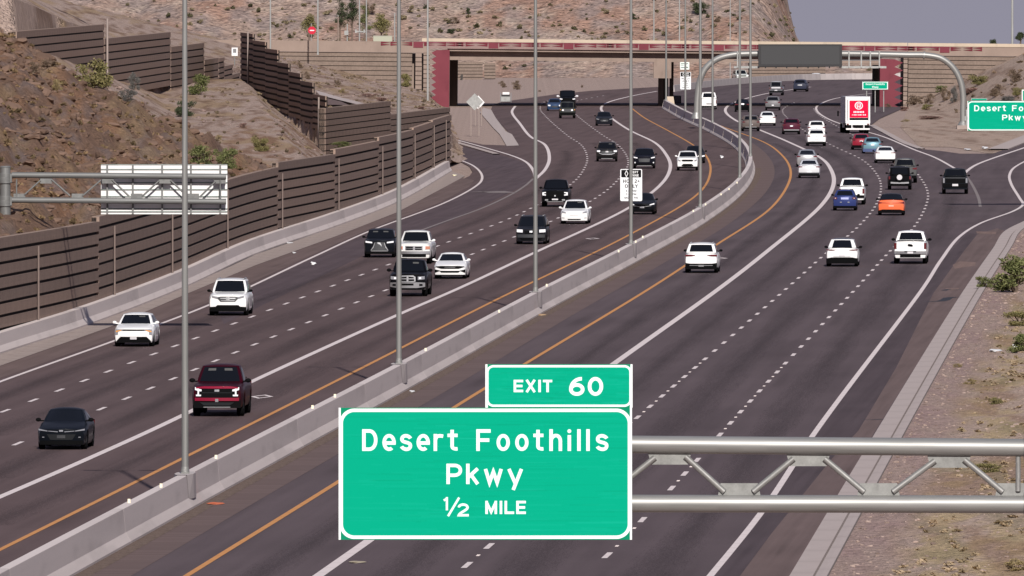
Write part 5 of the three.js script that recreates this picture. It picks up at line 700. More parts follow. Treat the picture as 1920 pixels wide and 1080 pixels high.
car('suv', 'sport_utility_vehicle', 'SUV', 'dark brown SUV with bright headlamps in the middle lane, left of the fourth pole', { visors: [1], paint: paint(0.018, 0.016, 0.016, 0.1), rails: C.silver, front: [['headlight', 'lamp', 1, [[0.60, 0.84, 1.0], [0.88, 0.86, 1.0]]], ['grille', 'grey', 0, cols(0.50, 0.70, 0.94)], ['emblem', 'chrome', 0, cols(0.12, 0.82, 0.94)], ['chrome_strip', 'silver', 0, [[-0.7, 0.72, 0.78], [-0.4, 0.62, 0.68], [0.4, 0.62, 0.68], [0.7, 0.72, 0.78]], 0.03], ['bumper', 'trim', 0, cols(0.86, 0.22, 0.46)], ['skid_plate', 'silver', 0, cols(0.5, 0.24, 0.30), 0.03]] }, [1138, 303, 'laneC', 1]);
car('suv', 'sport_utility_vehicle', 'SUV', 'black SUV just right of the fourth median pole, above the carpool sign', { paint: paint(0.007, 0.007, 0.012), front: [['headlight', 'lamp', 1, [[0.58, 0.86, 0.95], [0.90, 0.92, 1.02]]], ['grille', 'grey', 0, trap(0.50, 0.44, 0.56, 0.86)], ['fog_light', 'lamp', 1, [[0.74, 0.46, 0.56], [0.84, 0.46, 0.56]]], ['bumper', 'trim', 0, cols(0.86, 0.22, 0.44)], ['skid_plate', 'silver', 0, cols(0.62, 0.22, 0.27), 0.03]] }, [1208, 316, 'hovL', 1]);
car('suv', 'sport_utility_vehicle', 'SUV', 'white compact SUV beside the fifth median pole, in front of a dark car', { paint: W_, W: 1.84, H: 1.64, L: 4.4, mirror: W_, front: [['grille', 'trim', 0, [[-0.50, 0.84, 0.88], [-0.40, 0.78, 0.94], [0.40, 0.78, 0.94], [0.50, 0.84, 0.88]]], ['headlight', 'lampDark', 1, [[0.58, 0.78, 0.90], [0.78, 0.82, 0.96]]], ['air_intake', 'trim', 0, [[-0.50, 0.40, 0.44], [-0.36, 0.38, 0.58], [0.36, 0.38, 0.58], [0.50, 0.40, 0.44]]], ['bumper', 'trim', 0, cols(0.84, 0.22, 0.36)]] }, [1289, 320, 'hovL', 1]);
car('sedan', 'sedan', 'car', 'dark sedan half hidden behind the white compact SUV near the fifth pole', { paint: CH, W: 1.84, H: 1.5 }, [1303, 306, 'yelL', 1]);
car('hatch', 'hatchback', 'car', 'small dark hatchback on the carpool line far down the left lanes', { paint: paint(0.014, 0.015, 0.02, 0.1), front: [['headlight', 'lampDark', 1, [[0.55, 0.66, 0.74], [0.85, 0.70, 0.80]]], ['licence_plate', 'silver', 0, cols(0.16, 0.50, 0.60)], ['grille', 'grey', 0, trap(0.44, 0.36, 0.46, 0.66)]] }, [1133, 236, 'hovL', 1]);
car('jeep', 'off_road_vehicle', 'off-road vehicle', 'grey-green boxy off-road vehicle with round headlamps ahead of the tall black truck', { paint: paint(0.03, 0.034, 0.03), front: [['grille', 'grey', 0, trap(0.56, 0.46, 0.74, 1.08)], ['headlight', 'lamp', 1, [[0.40, 0.90, 0.96], [0.46, 0.84, 1.04], [0.58, 0.84, 1.04], [0.64, 0.90, 0.96]], 0.03], ['bumper', 'trim', 0, cols(0.86, 0.48, 0.66), 0.12], ['indicator', 'amber', 1, [[0.74, 0.94, 1.02], [0.84, 0.94, 1.02]]]] }, [1064, 222, 'laneC', 1]);
car('pickup', 'pickup_truck', 'pickup truck', 'tall black truck with pale mirrors behind the boxy off-road vehicle', { paint: K_, H: 2.25, W: 1.98, hood: 1.35, cowl: 1.5, deck: 1.5, mirror: C.plate, mirrorW: 0.36, rw: 0.78, bw: 0.86 }, [1064, 205, 'laneC', 1]);
car('sedan', 'sedan', 'car', 'dark blue car with bright headlamps left of the tall black truck', { paint: paint(0.03, 0.06, 0.13, 0.2), front: [['headlight', 'lamp', 1, [[0.50, 0.56, 0.72], [0.78, 0.58, 0.74]]], ['grille', 'grey', 0, cols(0.36, 0.42, 0.6)]] }, [1040, 208, 'laneB', 1]);
// ---- right carriageway, driving away
const back = (kind, name, cat, label, o, at) => car(kind, name, cat, label, o, at);
back('suv', 'sport_utility_vehicle', 'SUV', 'white SUV nearest the camera in the right carriageway, on the yellow line', { paint: W_, W: 1.92, H: 1.70, rails: C.silver, rear: [['tail_light', 'tail', 1, [[0.34, 0.99, 1.02], [0.56, 0.95, 1.05], [0.90, 0.94, 1.06]]], ['tailgate_crease', 'plate', 0, cols(0.36, 0.95, 0.965)], ['bumper', 'trim', 0, [[-0.90, 0.22, 0.58], [-0.62, 0.22, 0.54], [0.62, 0.22, 0.54], [0.90, 0.22, 0.58]]], ['chrome_strip', 'silver', 0, cols(0.66, 0.42, 0.45), 0.04], ['licence_plate', 'silver', 0, cols(0.15, 0.37, 0.47), 0.05]] }, [1315, 512, 'hovR', -1]);
back('hatch', 'hatchback', 'car', 'white fastback with black roof in the lane left of the near white pickup', { paint: W_, roofMat: C.glass, L: 4.75, W: 1.90, H: 1.62, deck: 1.10, rearPil: 0.72, rearV0: 0.0, rear: [['tail_light', 'tail', 1, [[0.42, 0.93, 0.955], [0.70, 0.93, 1.00], [0.90, 0.95, 1.02]]], ['tailgate_lip', 'plate', 0, cols(0.66, 1.00, 1.02)], ['licence_plate', 'plate', 0, cols(0.17, 0.60, 0.71)], ['chrome_strip', 'silver', 0, cols(0.50, 0.575, 0.60)], ['bumper', 'trim', 0, [[-0.92, 0.18, 0.48], [-0.6, 0.18, 0.54], [0.6, 0.18, 0.54], [0.92, 0.18, 0.48]]]] }, [1579, 500, 'laneR1', -1]);
const rearPick = (plateX = 0.17) => [['tail_light', 'tail', 1, [[0.80, 0.88, 1.24], [0.95, 0.88, 1.24]]], ['tailgate_panel', 'plate', 0, cols(0.70, 1.255, 1.27), 0.015], ['tailgate_handle', 'trim', 0, [[-0.15, 1.04, 1.10], [-0.08, 1.02, 1.16], [0.10, 1.04, 1.18], [0.15, 1.08, 1.14]]], ['bumper', 'chrome', 0, cols(0.94, 0.60, 0.76), 0.10], ['bumper_step', 'trim', 0, cols(0.34, 0.70, 0.765), 0.115], ['licence_plate', 'plate', 0, cols(plateX, 0.62, 0.74), 0.115], ['lower_panel', 'trim', 0, cols(0.60, 0.40, 0.58)]];
back('pickup', 'pickup_truck', 'pickup truck', 'large white pickup nearest the camera beside the right edge line', { paint: W_, W: 2.0, H: 1.90, rear: [...rearPick(), ['tail_lamp_edge', 'trim', 1, [[0.935, 0.88, 1.24], [0.96, 0.88, 1.24]]]], mirrorW: 0.23 }, [1707, 495, 'laneR2', -1]);
back('hatch', 'hatchback', 'car', 'bright orange fastback with black roof', { paint: paint(0.80, 0.15, 0.055), roofMat: K_, cabMat: K_, L: 4.7, W: 1.90, H: 1.50, deck: 1.10, rearPil: 0.95, rearV0: 0.0, rear: [['tail_light', 'tail', 1, [[0.10, 0.86, 0.88], [0.60, 0.86, 0.90], [0.92, 0.82, 0.96]]], ['licence_plate', std({ color: lin(0.8, 0.4, 0.3) }), 0, cols(0.18, 0.62, 0.73)], ['bumper', 'trim', 0, [[-0.92, 0.18, 0.34], [-0.6, 0.18, 0.42], [0.6, 0.18, 0.42], [0.92, 0.18, 0.34]]]] }, [1671, 404, 'laneR2', -1]);
back('hatch', 'hatchback', 'car', 'dark blue hatchback close behind a white pickup at the carpool line', { paint: paint(0.030, 0.045, 0.16, 0.2), L: 4.0, W: 1.74, H: 1.48, rear: [['tail_light', 'tail', 1, [[0.54, 0.86, 0.92], [0.62, 0.80, 0.97], [0.78, 0.82, 0.95]]], ['tail_lens', 'plate', 1, [[0.63, 0.86, 0.91], [0.70, 0.86, 0.91]], 0.04], ['licence_plate', std({ color: lin(0.42, 0.45, 0.75) }), 0, cols(0.27, 0.80, 0.94)], ['chrome_strip', 'silver', 1, [[0.2, 0.58, 0.63], [0.34, 0.58, 0.63]]], ['bumper', 'trim', 0, cols(0.80, 0.18, 0.34)]] }, [1584, 395, 'hovR', -1]);
back('pickup', 'pickup_truck', 'pickup truck', 'white pickup just ahead of the dark blue hatchback', { paint: W_, W: 1.98, H: 1.92, rear: [['tail_light', 'tail', 1, [[0.78, 0.82, 1.18], [0.93, 0.82, 1.18]]], ['tailgate_handle', 'trim', 0, cols(0.12, 1.08, 1.15)], ['bumper', 'trim', 0, cols(0.92, 0.52, 0.70), 0.08], ['licence_plate', 'plate', 0, cols(0.16, 0.56, 0.67), 0.1]] }, [1597, 384, 'hovR', -1]);
{ const o = buildCar('jeep', 'sport_utility_vehicle', 'black upright SUV with pale spare wheel on its tailgate', 'SUV', { paint: K_, W: 1.90, H: 1.78, clr: 0.3, rear: [['tail_light', 'tail', 1, [[0.74, 0.82, 1.06], [0.86, 0.82, 1.06]]], ['bumper', 'silver', 0, [[-0.70, 0.50, 0.62], [-0.3, 0.48, 0.60], [0.3, 0.48, 0.60], [0.70, 0.50, 0.62]], 0.10], ['lower_panel', 'trim', 0, cols(0.8, 0.34, 0.47)]] });
  const sp = new THREE.CylinderGeometry(0.33, 0.33, 0.2, 20); sp.rotateX(Math.PI / 2); sp.translate(0, 0.98, -2.33); const w = mesh('spare_wheel', sp, C.tyre, o); const c = new THREE.CylinderGeometry(0.21, 0.21, 0.03, 16); c.rotateX(Math.PI / 2); c.translate(0.02, 0.98, -2.45); mesh('wheel_cover', c, C.plate, w); placeCar(o, 1687, 356, 'laneR2', -1); }
back('pickup', 'pickup_truck', 'pickup truck', 'grey pickup mostly hidden ahead of the black SUV with the spare wheel', { paint: paint(0.09, 0.09, 0.09, 0.3), W: 1.98 }, [1697, 343, 'laneR2', -1]);
back('pickup', 'pickup_truck', 'pickup truck', 'black pickup at the point where the exit lane splits off', { paint: paint(0.008, 0.010, 0.013), W: 2.02, H: 1.92, rear: [['tailgate_panel', 'trim', 0, cols(0.74, 0.86, 1.16)], ['tail_light', 'lampDark', 1, [[0.80, 0.86, 1.22], [0.93, 0.86, 1.22]]], ['tailgate_lip', 'grey', 0, cols(0.78, 1.20, 1.27), 0.03], ['licence_plate', 'plate', 0, cols(0.22, 0.62, 0.78), 0.08], ['bumper', 'trim', 0, cols(0.94, 0.54, 0.80), 0.05]], mirrorW: 0.2 }, [1791, 364, 'laneR2', -1]);
back('sedan', 'sedan', 'car', 'white sedan with pale plate left of the bend in the carpool line', { paint: paint(0.66, 0.66, 0.68, 0.1), H: 1.50, deck: 1.10, rear: [['tail_light', 'tail', 1, [[0.56, 0.90, 0.96], [0.86, 0.86, 0.98]]], ['boot_lip', 'grey', 0, cols(0.60, 1.00, 1.02)], ['licence_plate', 'lamp', 0, cols(0.20, 0.42, 0.56)], ['bumper', 'grey', 0, cols(0.84, 0.36, 0.46)], ['lower_panel', 'trim', 0, cols(0.84, 0.18, 0.34)]] }, [1517, 334, 'hovR', -1]);
back('sedan', 'sedan', 'car', 'silver car directly ahead of the white sedan at the bend', { paint: SIL, H: 1.48, rear: [['tail_light', 'tail', 1, [[0.56, 0.86, 0.94], [0.86, 0.84, 0.98]]], ['licence_plate', 'lamp', 0, cols(0.3, 0.9, 1.0)]] }, [1513, 313, 'hovR', -1]);
back('sedan', 'sedan', 'car', 'white sedan with slit tail lamps behind the pale blue car', { paint: W_, W: 1.86, H: 1.46, deck: 1.08, rear: [['tail_light', 'tail', 1, [[0.46, 0.88, 0.93], [0.88, 0.88, 0.97]]], ['bumper', 'trim', 0, cols(0.88, 0.17, 0.36)]] }, [1660, 306, 'laneR2', -1]);
back('sedan', 'sedan', 'car', 'pale blue sedan between the red car and a white sedan', { paint: paint(0.17, 0.31, 0.37, 0.3), H: 1.48, deck: 1.06, rear: [['tail_light', 'tail', 1, [[0.58, 0.82, 0.92], [0.88, 0.82, 0.96]]], ['licence_plate', 'plate', 0, cols(0.16, 0.74, 0.86)], ['bumper', paint(0.09, 0.12, 0.24), 0, cols(0.88, 0.17, 0.46)]] }, [1636, 288, 'laneR2', -1]);
back('hatch', 'hatchback', 'car', 'dark red hatchback ahead of the pale blue sedan', { paint: paint(0.26, 0.012, 0.03, 0.1), rear: [['tail_light', 'tail', 1, [[0.56, 0.84, 0.98], [0.88, 0.84, 1.0]]], ['licence_plate', 'plate', 0, cols(0.15, 0.76, 0.88)], ['bumper', 'trim', 0, cols(0.88, 0.18, 0.44)]] }, [1615, 281, 'laneR2', -1]);
const whiteSuvRear = [['tail_light', 'tail', 1, [[0.60, 0.92, 1.0], [0.88, 0.90, 1.04]]], ['emblem', 'silver', 0, cols(0.08, 0.86, 0.96)], ['licence_plate', 'plate', 0, cols(0.16, 0.66, 0.76)], ['bumper', 'trim', 0, cols(0.88, 0.20, 0.42)], ['chrome_strip', 'silver', 0, cols(0.6, 0.40, 0.46), 0.04]];
back('suv', 'sport_utility_vehicle', 'SUV', 'white SUV close behind another white SUV left of the box truck', { paint: W_, H: 1.60, W: 1.88, rear: whiteSuvRear }, [1531, 274, 'laneR1', -1]);
back('suv', 'sport_utility_vehicle', 'SUV', 'leading white SUV of the pair left of the box truck', { paint: W_, H: 1.62, W: 1.82, rear: whiteSuvRear }, [1531, 257, 'laneR1', -1]);
back('suv', 'sport_utility_vehicle', 'SUV', 'maroon SUV with silver bumper between two white cars', { paint: paint(0.075, 0.010, 0.026, 0.2), H: 1.62, W: 1.86, rear: [['tail_light', 'tail', 1, [[0.58, 0.92, 1.0], [0.90, 0.9, 1.04]]], ['licence_plate', 'lamp', 0, cols(0.15, 0.80, 0.92)], ['bumper', 'silver', 0, cols(0.78, 0.40, 0.52), 0.04], ['lower_panel', 'trim', 0, cols(0.88, 0.2, 0.38)]] }, [1484, 252, 'laneR1', -1]);
back('sedan', 'sedan', 'car', 'white sedan just right of the seventh and eighth poles', { paint: W_, H: 1.52, W: 1.84, deck: 1.08, rear: [['tail_light', 'tail', 1, [[0.54, 0.88, 0.94], [0.88, 0.86, 0.98]]], ['bumper', 'trim', 0, cols(0.86, 0.17, 0.32)]] }, [1439, 236, 'laneR1', -1]);
back('suv', 'sport_utility_vehicle', 'SUV', 'grey-brown SUV behind the seventh median pole', { paint: paint(0.13, 0.105, 0.095, 0.3), H: 1.64, rear: whiteSuvRear }, [1408, 246, 'hovR', -1]);
back('suv', 'sport_utility_vehicle', 'SUV', 'silver-grey SUV in the shade line under the bridge', { paint: paint(0.2, 0.195, 0.2, 0.4), H: 1.66, W: 1.84, rear: [['tail_light', 'tail', 1, [[0.6, 0.9, 1.0], [0.88, 0.9, 1.04]]], ['licence_plate', 'lamp', 0, cols(0.13, 0.55, 0.68)], ['bumper', 'trim', 0, cols(0.88, 0.2, 0.42)]] }, [1449, 207, 'laneR1', -1]);
{ const o = buildCar('jeep', 'off_road_vehicle', 'white-roofed dark off-road vehicle beyond the bridge, left of a dark blue car', 'off-road vehicle', { paint: paint(0.10, 0.10, 0.11), roofMat: W_, W: 1.85, H: 1.86, rear: [['tail_light', 'tail', 1, [[0.72, 0.84, 1.04], [0.84, 0.84, 1.04]]], ['licence_plate', 'plate', 0, cols(0.18, 0.62, 0.74)], ['tailgate_panel', 'plate', 0, cols(0.60, 0.94, 1.1), 0.03], ['bumper', 'trim', 0, cols(0.86, 0.46, 0.6), 0.1]] }); placeCar(o, 1455, 179, 'hovR', -1); }
back('suv', 'sport_utility_vehicle', 'SUV', 'dark blue SUV farthest along the lanes beyond the bridge', { paint: paint(0.028, 0.032, 0.055), W: 1.9, H: 1.66, rear: [['licence_plate', 'silver', 0, cols(0.30, 0.84, 0.98)], ['bumper', 'trim', 0, cols(0.88, 0.2, 0.4)]] }, [1500, 172, 'hovR', -1]);
back('van', 'cargo_van', 'van', 'white van beside the gantry leg under the bridge', { paint: W_, W: 2.0, H: 2.05, cowl: 1.3, deck: 1.3, wb: 0.12, wt: 0.24, rearV0: 0.2, rear: [['tail_light', 'tail', 1, [[0.84, 0.7, 1.1], [0.94, 0.7, 1.1]]], ['licence_plate', 'trim', 0, cols(0.3, 0.62, 0.7)], ['bumper', 'trim', 0, cols(0.9, 0.2, 0.42)]] }, [1329, 205, 'yelR', -1]);
back('sedan', 'sedan', 'car', 'black sedan in the bridge shadow behind the median poles', { paint: K_, H: 1.5, rear: [['licence_plate', 'lamp', 0, cols(0.2, 0.86, 1.02)], ['tail_light', 'tail', 1, [[0.5, 0.84, 0.94], [0.86, 0.82, 0.96]]], ['bumper', 'trim', 0, cols(0.86, 0.17, 0.36)]] }, [1392, 210, 'hovR', -1]);
// ---- vehicles beyond the bridge
{ const put = (kind, name, cat, label, o, px, py, D, yaw) => { const c = buildCar(kind, name, label, cat, o), q = P(px, py, D); delete c.userData.L; c.position.copy(q); c.rotation.y = yaw; return c; };
  { const q = P(948, 191, 1612), o = thing('roadside_cabinet', 'small white-topped cabinet at the left roadside under the bridge', 'cabinet', [q.x, 0, q.z]); mesh('body', boxG(1.15, 0.62, 0.8, 0, 0.40, 0), M.steelPale, o); mesh('dark_band', boxG(1.05, 0.26, 0.7, 0, 0.84, 0), M.black, o); mesh('roof', boxG(0.85, 0.3, 0.75, 0.05, 1.12, 0), M.white, o); for (const x of [-0.62, 0.68]) mesh('post', boxG(0.1, 1.2, 0.1, x, 0.6, 0.2), M.steelDark, o); }
  put('suv', 'sport_utility_vehicle', 'SUV', 'pale SUV on the far road seen between the poles below the gantry', { paint: paint(0.5, 0.53, 0.5), H: 1.75 }, 1388, 152.5, 1935, 0.15);
  put('sedan', 'sedan', 'car', 'white car passing behind the far concrete barrier', { paint: W_, L: 4.8 }, 1531, 155, 1938, 3.0); }
// ---- box truck
{ const o = thing('box_truck', 'white box truck with square red advert on its rear door', 'box truck'), g = (n, geo, m, p = o) => mesh(n, geo, m, p), w = 1.27;
  g('cargo_box', new Geo().box(-w, 1.05, -3.6, w, 3.78, 3.2).build(), std({ color: lin(0.40, 0.39, 0.42), roughness: 0.5 }));
  g('frame', merge([boxG(0.12, 2.75, 0.08, -w + 0.06, 2.42, -3.63), boxG(0.12, 2.75, 0.08, w - 0.06, 2.42, -3.63), boxG(2 * w, 0.26, 0.08, 0, 3.65, -3.632), boxG(2 * w, 0.16, 0.08, 0, 1.13, -3.632)]), W_);
  g('roller_door', boxG(2 * w - 0.26, 2.3, 0.04, 0, 2.36, -3.62), W_); for (const s of [-1, 1]) g('door_track', boxG(0.05, 2.2, 0.03, s * (w - 0.2), 2.36, -3.655), C.grey);
  g('advert', quadAt(V3(0.86, 1.62, -3.66), V3(-1.06, 1.62, -3.66), V3(-1.06, 3.38, -3.66), V3(0.86, 3.38, -3.66)), faceM(faceTruck)); g('dark_sill', boxG(1.92, 0.22, 0.03, -0.10, 1.48, -3.655), C.trim);
  g('lift_gate', boxG(2 * w - 0.1, 0.42, 0.14, 0, 1.08, -3.76), W_); g('bumper', boxG(2 * w - 0.1, 0.16, 0.16, 0, 0.45, -3.75), W_); for (const [x, ww] of [[-0.93, 0.5], [0, 0.9], [0.93, 0.5]]) g('step_panel', boxG(ww, 0.3, 0.04, x, 0.70, -3.79), C.trim);
  for (const s of [-1, 1]) { g('bumper_post', boxG(0.1, 0.5, 0.12, s * 0.62, 0.66, -3.78), W_); g('tail_light', boxG(0.2, 0.13, 0.04, s * 1.05, 0.95, -3.85), C.tail); }
  g('chassis', boxG(1.0, 0.25, 8, 0, 0.9, 0.6), C.under); g('cab', (() => { const s = new THREE.Shape([[3.3, 0.55], [5.1, 0.55], [5.15, 1.3], [4.5, 1.6], [4.1, 2.45], [3.3, 2.5]].map(([a, b]) => new THREE.Vector2(a, b))), e = new THREE.ExtrudeGeometry(s, { depth: 2.0, bevelEnabled: true, bevelSize: 0.04, bevelThickness: 0.04, bevelSegments: 2 }); e.rotateY(-Math.PI / 2); e.translate(1.0, 0, 0); return e; })(), W_);
  for (const s of [-1, 1]) { g('side_window', boxG(0.02, 0.6, 0.8, s * 1.055, 1.95, 3.85), C.glass); g('side_mirror', boxG(0.16, 0.55, 0.1, s * 1.45, 1.95, 4.3), C.trim); g('mirror_arm', boxG(0.4, 0.04, 0.04, s * 1.22, 2.1, 4.3), C.trim); }
  g('windscreen', quadAt(V3(-0.9, 1.66, 4.53), V3(0.9, 1.66, 4.53), V3(0.85, 2.36, 4.19), V3(-0.85, 2.36, 4.19)), C.glass);
  for (const z of [-2.2, 4.3]) for (const s of [-1, 1]) { const t = new THREE.LatheGeometry([[0.28, -0.24], [0.44, -0.24], [0.48, -0.18], [0.48, 0.18], [0.44, 0.24], [0.28, 0.24]].map(([a, b]) => new THREE.Vector2(a, b)), 24); t.rotateZ(Math.PI / 2); const wl = g('wheel', t, C.tyre); wl.position.set(s * 0.98, 0.48, z); const r = new THREE.CylinderGeometry(0.29, 0.29, 0.36, 16); r.rotateZ(Math.PI / 2); g('rim', r, C.rim, wl); }
  o.userData.L = 7.4; placeCar(o, 1606, 250, 'mainR', -1, 0.03); }
// ---------------------------------------------------------------- plants
function hit(px, py, hf, D0, D1, step = 1.5) { for (let D = D0; D < D1; D += step) { const q = P(px, py, D); if (q.y <= hf(q.x, D)) return V3(q.x, hf(q.x, D), -D); } const q = P(px, py, D1); q.y = hf(q.x, D1); return q; }
function leaves(n, blobs, size, c0, c1, up = 0.2) {           // small leaf-sized faces spread through the clumps
  const g = new Geo(); g.c = [];
  for (let i = 0; i < n; i++) {
    const b = blobs[Math.floor(rnd() * blobs.length)], th = rnd() * 6.283, cz = rr(-1, 1), r = b[3] * Math.pow(rnd(), 0.45), s = Math.sqrt(1 - cz * cz), q = V3(b[0] + r * s * Math.cos(th), b[1] + r * cz * (b[4] ?? 0.85), b[2] + r * s * Math.sin(th)); if (q.y < 0.02) q.y = 0.02 + rnd() * 0.1;
    const d = V3(rr(-1, 1), rr(-0.4, 1) + up, rr(-1, 1)).normalize(), e = V3(rr(-1, 1), rr(-1, 1), rr(-1, 1)).cross(d).normalize(), k = size * rr(0.6, 1.4), a = q.clone().addScaledVector(d, k), m = q.clone().addScaledVector(d, k * 0.5), w = k * 0.32;
    g.quad(q, m.clone().addScaledVector(e, w), a, m.clone().addScaledVector(e, -w)); const t = rnd(), col = mixc(c0, c1, t); for (let v = 0; v < 6; v++) g.c.push(...col);
  }
  return g.build();
}
const leafM = std({ vertexColors: true, roughness: 0.9 }), twigM = std({ color: lin(0.16, 0.12, 0.095) }), twigPale = std({ color: lin(0.25, 0.19, 0.14) });
const KIND = { green: [[0.075, 0.090, 0.030], [0.19, 0.195, 0.085]], olive: [[0.12, 0.115, 0.045], [0.26, 0.22, 0.10]], straw: [[0.20, 0.155, 0.07], [0.36, 0.28, 0.15]], dark: [[0.03, 0.042, 0.022], [0.075, 0.085, 0.045]], brown: [[0.12, 0.085, 0.06], [0.23, 0.165, 0.12]], grey: [[0.085, 0.08, 0.075], [0.16, 0.15, 0.14]], red: [[0.17, 0.10, 0.085], [0.28, 0.17, 0.14]] };
const bushCache = new Map();
function bushGeo(kind, v) {                                  // a plant 1 wide and 1 high, three variants of each kind
  const key = kind + v; if (bushCache.has(key)) return bushCache.get(key);
  const bl = [], st = []; for (let i = 0; i < 11; i++) { const a = rnd() * 6.283, r = rr(0.05, 0.36), y = rr(0.22, 0.78) * (1 - r * 0.7), p = [Math.cos(a) * r, y, Math.sin(a) * r, rr(0.12, 0.22)]; bl.push(p); st.push(plain(bar(V3(rr(-0.04, 0.04), 0, rr(-0.04, 0.04)), V3(p[0], p[1], p[2]), 0.016, 0.006, 5))); if (i % 2) st.push(plain(bar(V3(p[0] * 0.6, p[1] * 0.6, p[2] * 0.6), V3(p[0] * 1.5, p[1] * 1.15, p[2] * 1.5), 0.008, 0.004, 4))); }
  for (let i = 0; i < 4; i++) bl.push([rr(-0.3, 0.3), 0.12, rr(-0.3, 0.3), 0.16]);
  const out = [leaves(kind === 'straw' || kind === 'brown' ? 1900 : 2400, bl, 0.055, ...KIND[kind], 0.5), mergeGeometries(st)]; bushCache.set(key, out); return out;
}
function bush(px, py, w, h, kind, label, hf, D0, D1, group, at) {
  const q = at ?? hit(px, py, hf, D0, D1), s = F / -q.z, o = thing(kind === 'grass' ? 'grass_tuft' : 'shrub', label, 'shrub', [q.x, q.y - 0.03, q.z], rnd() * 6.28, group), [lg, sg] = bushGeo(kind, Math.floor(rnd() * 3));
  mesh('foliage', lg, leafM, o); mesh('stems', sg, kind === 'straw' || kind === 'brown' ? twigPale : twigM, o); o.scale.set(w / s, h / s, w / s); return o;
}
for (const a of [[172, 166, 86, 68, 'olive', 'large straw-olive shrub on the upper left slope against the brown wall'], [240, 193, 40, 30, 'grey', 'low grey block-shaped shrub on the pale sand left of the nearest pole'], [252, 170, 26, 44, 'grey', 'thin grey-green shrub standing behind the low grey shrub'], [374, 178, 56, 48, 'green', 'green shrub right of the nearest pole at the foot of the corner wall'], [345, 220, 48, 42, 'dark', 'dark green round shrub crossed by the nearest pole'], [378, 312, 62, 50, 'green', 'bright green shrub right of the nearest pole just above the noise wall'], [422, 320, 50, 56, 'green', 'right one of two bright green shrubs above the noise wall'], [489, 285, 44, 38, 'olive', 'yellow-green shrub on the red slope left of the stepped wall'], [106, 172, 26, 26, 'straw', 'small dry brown tuft on the rocky ridge at the upper left'], [62, 140, 34, 26, 'brown', 'dark brown shrub on the ridge at the upper left edge'], [90, 128, 40, 20, 'brown', 'second brown shrub on the ridge near the upper wall'],
  [410, 262, 16, 12, 'straw', 'small dry tuft on the sand below the corner wall'], [455, 240, 18, 12, 'red', 'small reddish plant on the slope left of the stepped wall']]) bush(...a, hLeftR, 600, 1300);
for (const a of [[562, 128, 16, 13, 'brown', 'small dark shrub on the slope right of the stepped wall'], [576, 149, 20, 18, 'brown', 'second small shrub down the slope right of the stepped wall'], [633, 160, 15, 16, 'brown', 'small dark shrub below the bridge approach wall'], [642, 174, 16, 10, 'straw', 'low dry plant beside the concrete strip on the slope'], [692, 182, 34, 10, 'red', 'low reddish plants left of the second pole, on the slope'], [715, 190, 30, 10, 'red', 'low reddish plants lower down the slope'], [762, 157, 30, 36, 'olive', 'olive shrub against the approach wall beside the second pole'], [735, 200, 26, 8, 'brown', 'brown plants at the bottom of the slope near the lower wall'], [790, 205, 20, 8, 'red', 'small reddish plant at the foot of the maroon abutment']]) bush(...a, hLeftR, 1185, 1560);
const flat0 = () => 0; bush(645, 279, 66, 17, 'green', 'bright green weeds between the noise wall and the lower wall', null, 0, 0, undefined, P(645, 279, 945)).position.y = P(645, 279, 945).y;
for (const a of [[943, 164, 20, 15, 'brown', 'left one of two brown shrubs on the sand under the bridge'], [970, 168, 26, 20, 'brown', 'right one of two brown shrubs on the sand under the bridge'], [1091, 164, 8, 6, 'brown', 'tiny brown shrub on the sand beyond the bridge'], [866, 150, 8, 13, 'grey', 'thin grey plant on the sand beside the left abutment'], [1012, 172, 7, 5, 'brown', 'tiny tuft on the sand left of the tall black truck']]) bush(...a, flat0, 1700, 1960);
for (const a of [[1715, 192, 38, 24, 'brown', 'brown shrub beside the right maroon abutment'], [1696, 208, 22, 12, 'red', 'reddish plants at the foot of the right maroon abutment'], [1745, 195, 26, 24, 'brown', 'brown shrub in the middle of the right embankment'], [1766, 160, 30, 18, 'green', 'green patch of leaves high against the right approach wall'], [1738, 206, 30, 14, 'olive', 'low olive plants on the lower right embankment'], [1771, 190, 24, 34, 'brown', 'upright brown shrub left of the gantry leg'], [1789, 192, 20, 36, 'grey', 'grey-brown shrub touching the gantry leg'], [1836, 160, 50, 26, 'olive', 'olive shrub high on the right embankment beyond the gantry leg'], [1818, 176, 34, 16, 'red', 'reddish plants right of the gantry leg'], [1868, 182, 40, 28, 'brown', 'large brown shrub above the cut-off green sign'], [1902, 156, 44, 30, 'brown', 'brown shrub at the right edge above the green sign'], [1888, 196, 34, 20, 'grey', 'dark grey shrub just above the cut-off green sign'], [1908, 180, 30, 20, 'olive', 'olive shrub at the right edge, lower one'], [1742, 224, 60, 9, 'red', 'flat reddish ground plants on the gore slope'], [1697, 228, 20, 6, 'straw', 'small straw tuft on the gore slope'], [1828, 196, 26, 14, 'brown', 'low brown shrub right behind the gantry leg'], [1664, 200, 16, 9, 'brown', 'small plant by the guide sign posts']]) bush(...a, hRight, 1190, 1558);
